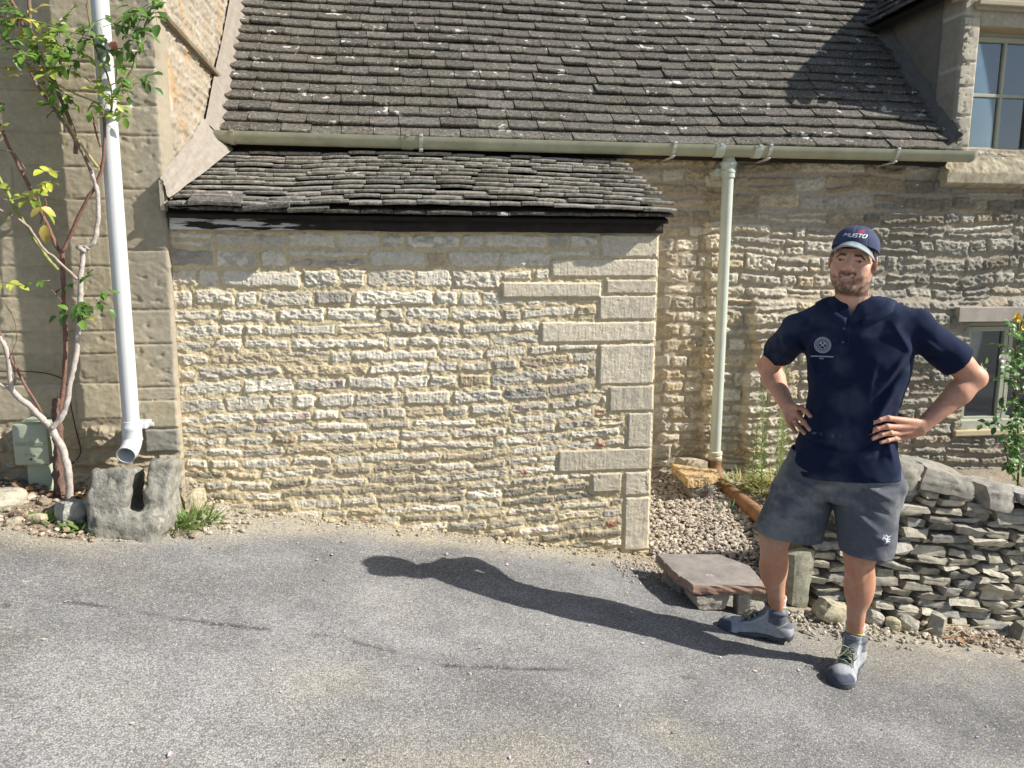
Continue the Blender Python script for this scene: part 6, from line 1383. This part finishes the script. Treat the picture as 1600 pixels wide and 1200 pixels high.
# ---- shorts
def rowl(y, xl, xr, v, b): a = Lp(xl, y, v); c_ = Lp(xr, y, v); return ((a[2]+c_[2])/2, (a[0]+c_[0])/2, v, (c_[0]-a[0])/2, b)
S_TOP = [rowl(700, 1240, 1402, .015, .125), rowl(725, 1229, 1409, .015, .130), rowl(750, 1214, 1412, .015, .132), rowl(775, 1204, 1412, .015, .128)]
S_R = [rowl(755, 1216, 1312, .015, .120), rowl(780, 1199, 1303, .01, .118), rowl(805, 1188, 1294, .0, .112), rowl(850, 1176, 1285, -.015, .105)]
S_L = [rowl(755, 1298, 1412, .015, .122), rowl(785, 1300, 1410, .0, .118), rowl(820, 1306, 1405, -.02, .112), rowl(880, 1313, 1394, -.05, .104)]
SF = [((1228, 745), (1285, 770), .007, .009), ((1215, 775), (1270, 790), -.006, .010), ((1330, 745), (1400, 785), .008, .010), ((1325, 765), (1395, 810), -.008, .010), ((1320, 785), (1380, 835), .006, .012), ((1200, 800), (1265, 815), .006, .009), ((1285, 760), (1300, 800), -.009, .010), ((1240, 730), (1310, 750), .006, .008), ((1345, 750), (1405, 760), .006, .008), ((1270, 800), (1278, 838), .007, .010), ((1360, 830), (1395, 850), .006, .010), ((1225, 760), (1240, 820), .005, .012)]
SF = [(Lp(*a, -.1), Lp(*b, -.1), c_*1.5, d_) for a, b, c_, d_ in SF]
def f_shorts(P):
    d = smin(loft(P, S_TOP, 2.3), smin(loft(P, S_R, 2.2), loft(P, S_L, 2.2), .012), .02); near = np.abs(d) < .05
    if near.any():
        Q_ = P[near]; o = cloth_noise(Q_, 1.1)
        for (a, b, am, wd) in SF:
            Q2 = Q_.copy(); Q2[:, 1] = -.1; s, t = seg(Q2, a, b); o = o+am*np.exp(-(s/wd)**2)*(Q_[:, 1] < .05)*np.sin(np.pi*np.clip(t*.9+.05, 0, 1))
        d[near] -= o
    t = .010; d = np.abs(d+t/2)-t/2
    a = Lp(1180, 824, 0); b = Lp(1284, 844, 0); hr = a[2]+(P[:, 0]-a[0])*(b[2]-a[2])/(b[0]-a[0])
    a = Lp(1314, 856, -.05); b = Lp(1394, 870, -.05); hl = a[2]+(P[:, 0]-a[0])*(b[2]-a[2])/(b[0]-a[0]); mid = Lp(1299, 840, 0)[0]
    return np.maximum(np.maximum(d, np.where(P[:, 0] < mid, hr, hl)-P[:, 2]), P[:, 2]-Lp(1300, 705, 0)[2])
VT, FT = surf(f_shorts, (-.42, -.32, KNL[2]-.08), (.42, .34, HIR[2]+.22), .0040)
VT = relax(VT, FT, 2, .5); c = np.empty((len(VT), 3)); c[:] = (.095, .102, .118)
f1 = fbm3(VT[:, 0]*6, VT[:, 1]*6, VT[:, 2]*8, 4, 3)+.3*fbm3(VT[:, 0]*40, VT[:, 1]*40, VT[:, 2]*40, 3, 6); c = mixc(c, sstep(-.15, .5, f1)*.6, (.26, .265, .265))
c = mixc(c, sstep(.05, .01, np.hypot(VT[:, 0]-Lp(1288, 762, -.1)[0], (VT[:, 2]-Lp(1288, 762, -.1)[2])*2))*.45*(VT[:, 1] < 0), (.30, .28, .25))
M_short = mat('dusty grey work cloth', None, .92, .4, 500, .14, 60, bdist=.001, spec=.1)
shorts = link('shorts', npmesh('shorts', toW(VT), FT, c), man, M_short)
bv2 = BVHTree.FromPolygons([tuple(v) for v in toW(VT)], [tuple(f) for f in FT.tolist()])
g_ = Lp(1386, 840, -.1); gx, gw = g_[0], g_[2]; pl = []
for (a, b, wd) in (((-.002, -.014), (.003, .012), .006), ((.003, .006), (.014, .012), .004), ((.002, .010), (-.006, .018), .004), ((-.002, .0), (-.014, .008), .0035), ((-.014, .008), (-.018, .002), .003), ((.0, -.008), (.010, -.010), .0035), ((-.002, -.012), (-.010, -.020), .0035), ((.003, -.004), (.012, .000), .003), ((-.004, .012), (-.016, .014), .003)):
    pl += stroke((gx+a[0], gw+a[1]), (gx+b[0], gw+b[1]), wd)
decal('leg_badge', pl, M_thr, shorts, bv=bv2, off=.0015)
a = Lp(1409, 742, 0); b = Lp(1404, 800, 0)
# ---- cap
def f_cap(P):
    Q_ = toH(P); d = ell(Q_, (0, -.012, .040), (.0845, .1055, .0865)); d = smin(d, ell(Q_, (0, .03, .062), (.060, .055, .052)), .03)
    seam = np.minimum(np.abs(Q_[:, 0]), np.abs(np.abs(Q_[:, 0])*.80-np.abs(Q_[:, 1]+.01)*.46)); d = d+.0016*np.exp(-(seam/.0022)**2)+.0018*fbm3(Q_[:, 0]*24, Q_[:, 1]*24, Q_[:, 2]*24, 2, 3)
    d = np.abs(d+.003)-.003; ed = .034+.26*np.clip(Q_[:, 1], -.05, .1)-.30*np.clip(-Q_[:, 1]-.02, 0, .1)*.5; return np.maximum(d, ed-Q_[:, 2])*hs
VC, FC = surf(f_cap, HD+np.array([-.15, -.17, -.10]), HD+np.array([.15, .19, .22]), .0022)
Qc = toH(VC); c = np.empty((len(VC), 3)); c[:] = (.060, .070, .125); f1 = fbm3(Qc[:, 0]*20, Qc[:, 1]*20, Qc[:, 2]*20, 3, 4); c = mixc(c, sstep(-.2, .6, f1)*.3, (.10, .12, .19))
M_cap = mat('faded navy cotton', None, .9, .4, 700, .1, 90, bdist=.0008, spec=.1); capo = link('cap', npmesh('cap', toW(VC), FC, c), man, M_cap)
V = []; cc = []; ns, nt_ = 33, 9
for i in range(ns):
    s = -1+2*i/(ns-1); th = s*math.radians(66)
    for j in range(nt_):
        t = j/(nt_-1); o = .064*math.sqrt(max(0, 1-s*s))*t
        x = .0845*math.sin(th)*(1+.04*t); y = .094*math.cos(th)-.012+o; z = .0655-.062*s*s+.003*(1-abs(s))-.12*o-2.4*o*o
        V.append((x, y, z)); f = sstep(.10, .8, t) if False else 1; cc.append(np.array((.25, .29, .31))*(.75+.5*(t**1.5))*(1+.2*noise2(i*.5, j*.7, 4)))
F = [[i*nt_+j, (i+1)*nt_+j, (i+1)*nt_+j+1, i*nt_+j+1] for i in range(ns-1) for j in range(nt_-1)]
mb = MB(); mb.add(toW(frH(np.array(V))), F, None, np.array(cc)); pk = mb.build('peak', M_cap, capo, True); md = pk.modifiers.new('thick', 'SOLIDIFY'); md.thickness = .0042; md.offset = 0
me_dark = mat('peak lining', (.03, .035, .06), .9, .2, 300, .1); pk.data.materials.append(me_dark)
bvc = BVHTree.FromPolygons([tuple(v) for v in toW(VC)], [tuple(f) for f in FC.tolist()])
def capdecal(name, polys, mat_, col):
    m_ = MB(); hy = MR*HY[0]+MBk*HY[1]+MZ*HY[2]
    for pl_ in polys:
        P_ = []
        for (x, z) in pl_:
            o = toW(frH(np.array([x, .25, z]))); hit = bvc.ray_cast(Vector(o), Vector(-hy))[0]
            if hit is None: break
            P_.append(np.array(hit)+hy*.0012)
        if len(P_) < len(pl_): continue
        k = len(P_); m_.add(P_+[p-hy*.001 for p in P_], [[j, (j+1) % k, k+(j+1) % k, k+j] for j in range(k)], [[0, j, j+1] for j in range(1, k-1)], col)
    return m_.build(name, mat_, capo)
# the word on the cap, slanted capitals stitched in white
LET = {'M': [((0, 0), (.12, 1)), ((.12, 1), (.5, .35)), ((.5, .35), (.88, 1)), ((.88, 1), (1, 0))], 'U': [((0, 1), (0, .2)), ((0, .2), (.25, 0)), ((.25, 0), (.75, 0)), ((.75, 0), (1, .2)), ((1, .2), (1, 1))],
       'S': [((1, 1), (.15, 1)), ((.15, 1), (0, .75)), ((0, .75), (.15, .52)), ((.15, .52), (.85, .48)), ((.85, .48), (1, .25)), ((1, .25), (.85, 0)), ((.85, 0), (0, 0))], 'T': [((0, 1), (1, 1)), ((.5, 1), (.5, 0))],
       'O': [((.2, 0), (.8, 0)), ((.8, 0), (1, .3)), ((1, .3), (1, .7)), ((1, .7), (.8, 1)), ((.8, 1), (.2, 1)), ((.2, 1), (0, .7)), ((0, .7), (0, .3)), ((0, .3), (.2, 0))]}
pl = []; x0 = -.037; zb = .0840; hgt = .0120
for ch, wd in (('M', .017), ('U', .0115), ('S', .0115), ('T', .0115), ('O', .0120)):
    for (a, b) in LET[ch]:
        f = lambda p: (x0+p[0]*wd+p[1]*hgt*.28, zb+p[1]*hgt); pl += stroke(f(a), f(b), .0031)
    x0 += wd+.0032
M_wt = mat('white thread', (.72, .73, .76), .8, 0, var=.05); capdecal('cap_lettering', pl, M_wt, (.7, .7, .7))
M_red = mat('red thread', (.33, .05, .09), .8, 0, var=.05); capdecal('cap_mark', stroke((.012, .100), (.024, .112), .006)+stroke((.018, .099), (.030, .103), .004)+stroke((.026, .103), (.028, .112), .005), M_red, (.4, .05, .08))
# ---- hair below the cap
def f_hair(P):
    Q_ = toH(P); d = ell(Q_, (0, -.016, .034), (.080, .1005, .091)); d = d-.0035*fbm3(Q_[:, 0]*60, Q_[:, 1]*60, Q_[:, 2]*25, 3, 3)
    lo_ = np.where(Q_[:, 1] > -.035, -.004-.35*np.clip(.02-Q_[:, 1], 0, .05), -.055+.0*Q_[:, 1]); d = np.maximum(d, lo_-Q_[:, 2]); A_ = np.abs(Q_[:, 0])
    fr_ = Q_[:, 1]-np.where(Q_[:, 2] > .038, .085, .030); return np.maximum(np.maximum(d, fr_), Q_[:, 2]-.055)*hs
VH, FH = surf(f_hair, HD+np.array([-.15, -.17, -.14]), HD+np.array([.15, .19, .18]), .0025)
M_hair = mat('dark brown hair', (.028, .017, .012), .6, .9, 160, .4, 120, bdist=.003, spec=.3); link('hair', npmesh('hair', toW(VH), FH, np.full((len(VH), 3), .03)), man, M_hair)
# ---- boots and socks (boot frame: x forward, y to the side, z up from the sole)
M_boot = mat('grey nubuck', None, .85, .4, 260, .16, 40, spots=[((.36, .37, .38), 18, .6, .1, .5)], bdist=.0015, spec=.2); M_sole = mat('dark rubber', (.065, .072, .085), .8, .4, 120, .3, 30); M_lace = mat('lace', None, .9, 0, var=.1); M_sock = mat('grey sock', None, .95, .7, 500, .2, 200, bdist=.0012)
BS = [(-.085, .030), (-.05, .036), (0, .036), (.06, .041), (.12, .048), (.165, .049), (.20, .043), (.222, .030)]
def outl(x): return np.interp(x, [a for a, b in BS], [b for a, b in BS])
def f_boot(P):
    x, y, z = P.T; yc = y-.004*np.sin(x*9)
    d = cap(P, (-.045, 0, .045), (.155, 0, .040), .040, .037); d = smin(d, ell(P, (.155, .0, .038), (.072, .048, .042)), .03); d = smin(d, ell(P, (-.048, 0, .05), (.043, .036, .052)), .02)
    d = smin(d, cap(P, (-.022, 0, .07), (-.016, 0, .150), .044, .044), .03); d = smin(d, cap(P, (.10, 0, .055), (.018, 0, .118), .032, .034), .025)
    d = smin(d, np.hypot(np.hypot(x+.018, y)-.042, z-.150)-.009, .008)            # padded collar
    d = d+.0022*np.exp(-((x-.115-.3*np.abs(y))/.004)**2)*(z > .03)+.0015*np.exp(-((z-.062-.35*np.clip(-x, 0, .1))/.003)**2)*(x < .05)-.0022*sstep(.150, .158, x+.25*np.abs(y))+.0018*fbm3(x*40, y*40, z*40, 3, 5)
    for k in range(3): d = d+.0016*np.exp(-((x-.128-.007*k)/.0022)**2)*(z > .045)
    d = np.maximum(d, .012-z); hole = np.maximum(np.hypot((x+.018), y)-.034, .10-z); d = np.maximum(d, -hole); return d
def f_sole(P):
    x, y, z = P.T; q = np.stack([np.maximum(np.maximum(x-.180, -.055-x), 0), np.abs(y)], -1); w_ = outl(np.clip(x, -.05, .18))
    d = np.hypot(q[:, 0], q[:, 1]*1.0)-w_-.003*(z > .012); up = .010*sstep(.14, .225, x)+.0; zz = z-up*1.2; arch = .010*np.exp(-((x-.035)/.028)**2)
    tr = .006*((np.sin(x*2*np.pi/.020) > -.2) & (np.hypot(q[:, 0], q[:, 1])-w_ > -.010))*(zz < .009)
    lo_ = arch+np.where(zz < .010, 0, 0); d = np.maximum(d, lo_+.006-tr*1.0-zz); return np.maximum(d, zz-.033)*.8
VBt, FBt = surf(f_boot, (-.10, -.06, .005), (.24, .06, .175), .0032); VSo, FSo = surf(f_sole, (-.105, -.07, -.006), (.25, .07, .05), .0034)
def boot(an, yaw, label, gz_off, pitch=0, roll=0):
    R_ = Rot(roll, pitch, yaw); base = an.copy(); o = np.array([-.018, 0, 0]); wz = toW(an)
    g0 = min(float(gnd(*(toW(an+(R_@np.array([q, 0, 0])))[:2]))) for q in (-.05, .18)); g0 = float(gnd(*toW(an+R_@np.array([.06, 0, 0]))[:2])); base[2] = g0+gz_off
    T_ = lambda V_: toW(((np.asarray(V_)-o*1.0)*np.array([1.05, 1.08, .90]))@R_.T+base)
    x, y, z = VBt.T; c_ = np.empty((len(VBt), 3)); c_[:] = (.31, .325, .345); c_ *= (1+.18*fbm3(x*25, y*25, z*25, 4, 3))[:, None]
    c_ = mixc(c_, sstep(.176, .182, x+.22*np.abs(y))*sstep(.08, .07, z), (.075, .085, .11)); c_ = mixc(c_, (sstep(.092, .098, z-.3*x)*sstep(.022, .012, x))*.92, (.085, .09, .115)); c_ = mixc(c_, sstep(.030, .024, np.abs(y))*sstep(.0, .01, x)*sstep(.122, .112, x)*sstep(.06, .07, z)*.8, (.09, .10, .11)); c_ = mixc(c_, sstep(.0022, .001, np.abs(np.abs(y)-.031))*(x > -.01)*(x < .12)*(z > .06)*.6, (.5, .52, .5)); c_ = mixc(c_, sstep(.006, .002, np.abs(z-.150))*.0, (.2, .2, .2))
    c_ = mixc(c_, sstep(.003, .0015, np.abs(z-.030))*.6, (.42, .43, .38)); c_ = mixc(c_, sstep(.005, .002, np.abs(z-.07+x*.5))*(x < -.0)*(np.abs(y) > .02)*.5, (.42, .45, .22))
    b_ = link('boot', npmesh('boot', T_(VBt), FBt, c_), man, M_boot); tag(b_, label); link('sole', npmesh('sole', T_(VSo), FSo, np.full((len(VSo), 3), .07)), b_, M_sole)
    lc = MB(); bvb = BVHTree.FromPolygons([tuple(v) for v in VBt], [tuple(f) for f in FBt.tolist()])
    def surfp(x_, y_): h = bvb.ray_cast(Vector((x_+.05, y_, .25)), Vector((-.05, 0, -.25)).normalized())[0]; return np.array(h)+[.0015, 0, .0028] if h is not None else np.array([x_, y_, .1])
    rows_ = [.105, .090, .076, .062, .049, .038]; rsn = np.random.RandomState(int(abs(yaw)*100))
    for k in range(len(rows_)-1):
        for s in (-1, 1): 
            a = surfp(rows_[k], s*.021); b = surfp(rows_[k+1], -s*.021); m_ = (a+b)/2+[0, 0, .006]; cl = np.array([(.035, .04, .045), (.36, .38, .22)][(k+(s > 0)) % 2]); lc.tube(T_(spline([a, m_, b], 4)), .0030, 6, cl)
        a, b = surfp(rows_[k], -.021), surfp(rows_[k], .021); lc.tube(T_(spline([a, (a+b)/2+[.002, 0, .005], b], 4)), .0024, 6, (.12, .13, .12))
    for s in (-1, 1):
        k0 = surfp(.040, 0)+[0, 0, .008]; lp = [k0, k0+[.01, s*.022, .010], k0+[.035, s*.040, -.012], k0+[.045, s*.028, -.030], k0+[.02, s*.010, -.012], k0]; lc.tube(T_(spline(lp, 6)), .0022, 6, (.30, .32, .20)); 
        lp = [k0, k0+[.02, s*.018, -.010], k0+[.05, s*.030, -.045], k0+[.066, s*.034, -.052]]; lc.tube(T_(spline(lp, 5)), .0021, 6, (.06, .07, .07))
    lc.build('laces', M_lace, b_, True)
    tb = MB(); th = np.linspace(-1.2, 1.2, 9); V_ = []
    for h_, r_ in ((.118, .030), (.150, .033), (.172, .038)): V_ += [((.006+r_*math.cos(t)*.8), r_*math.sin(t), h_+.01*math.cos(t)) for t in th]
    tb.add(T_(np.array(V_)), [[k*9+j, k*9+j+1, (k+1)*9+j+1, (k+1)*9+j] for k in range(2) for j in range(8)], None, (.20, .21, .24)); t_ = tb.build('tongue', M_boot, b_, True); md_ = t_.modifiers.new('t', 'SOLIDIFY'); md_.thickness = .006
    pt = MB(); pt.tube(T_(spline([(-.066, 0, .130), (-.078, 0, .145), (-.068, 0, .160)], 5)), .003, 6, (.03, .03, .035)); pt.build('pull_loop', M_lace, b_, True)
    return T_, base
def sock(an, kn, base, nm):
    ax = (kn-an)/np.linalg.norm(kn-an); m_ = MB(); P_ = []; R_ = []; top = np.array([an[0], an[1], 0])+(0, 0, base[2]+.200)
    b0 = np.array([an[0], an[1], base[2]+.10]); prof = [(0, .036), (.3, .037), (.6, .038), (.85, .0385), (.95, .041), (1.0, .040), (1.0, .034)]
    seg_ = 40; th = np.linspace(0, 2*np.pi, seg_, endpoint=False); V_ = []; C_ = []
    for (t, r) in prof:
        c0 = b0+(top-b0)*t
        for a in th: V_.append(c0+np.array([math.cos(a)*r*(1+.025*math.sin(a*20)), math.sin(a)*r*(1+.025*math.sin(a*20)), .004*math.sin(a*3)])); C_.append((.52, .53, .52) if math.sin(a*20) > 0 else (.34, .35, .35))
    m_.add(toW(np.array(V_)), [[k*seg_+j, k*seg_+(j+1) % seg_, (k+1)*seg_+(j+1) % seg_, (k+1)*seg_+j] for k in range(len(prof)-1) for j in range(seg_)], None, np.array(C_)); s_ = m_.build('sock', M_sock, man, True)
    q = b0+(top-b0)*.62; y_ = MB(); y_.tube(toW(np.array([q+np.array([math.cos(a)*.0395, math.sin(a)*.0395, -.006*math.cos(a)-.008*math.sin(a)]) for a in np.linspace(0, 2*np.pi, 30)])), .0020, 6, (.55, .60, .08), cap=False); y_.build('sock_stripe', M_lace, s_, True)
T1, b1 = boot(ANR+(0, 0, 0), math.radians(180+6), 'grey work boot seen from the side, pointing along the lane', .006, 0)
T2, b2 = boot(ANL+(0, 0, 0), math.radians(-104), 'grey work boot pointing towards the road edge, toe cap forward', .006, 0)
sock(ANR, KNR, b1, 1); sock(ANL, KNL, b2, 2)
# ring on his right hand
f3 = HANDR[2][0]; a = f3[0]*.45+f3[1]*.55; ax = f3[1]-f3[0]; ax /= np.linalg.norm(ax); pr = np.cross(ax, [0, 1, 0]); pr /= np.linalg.norm(pr); pq = np.cross(ax, pr); th = np.linspace(0, 2*np.pi, 24)
M_ring = mat('silver ring', (.8, .8, .8), .2, 0, var=0, metal=1); mb = MB(); mb.tube(toW(np.array([a+.0108*(pr*math.cos(t)+pq*math.sin(t)) for t in th])), .0022, 8, (.8, .8, .8), cap=False); mb.build('ring', M_ring, man, True)
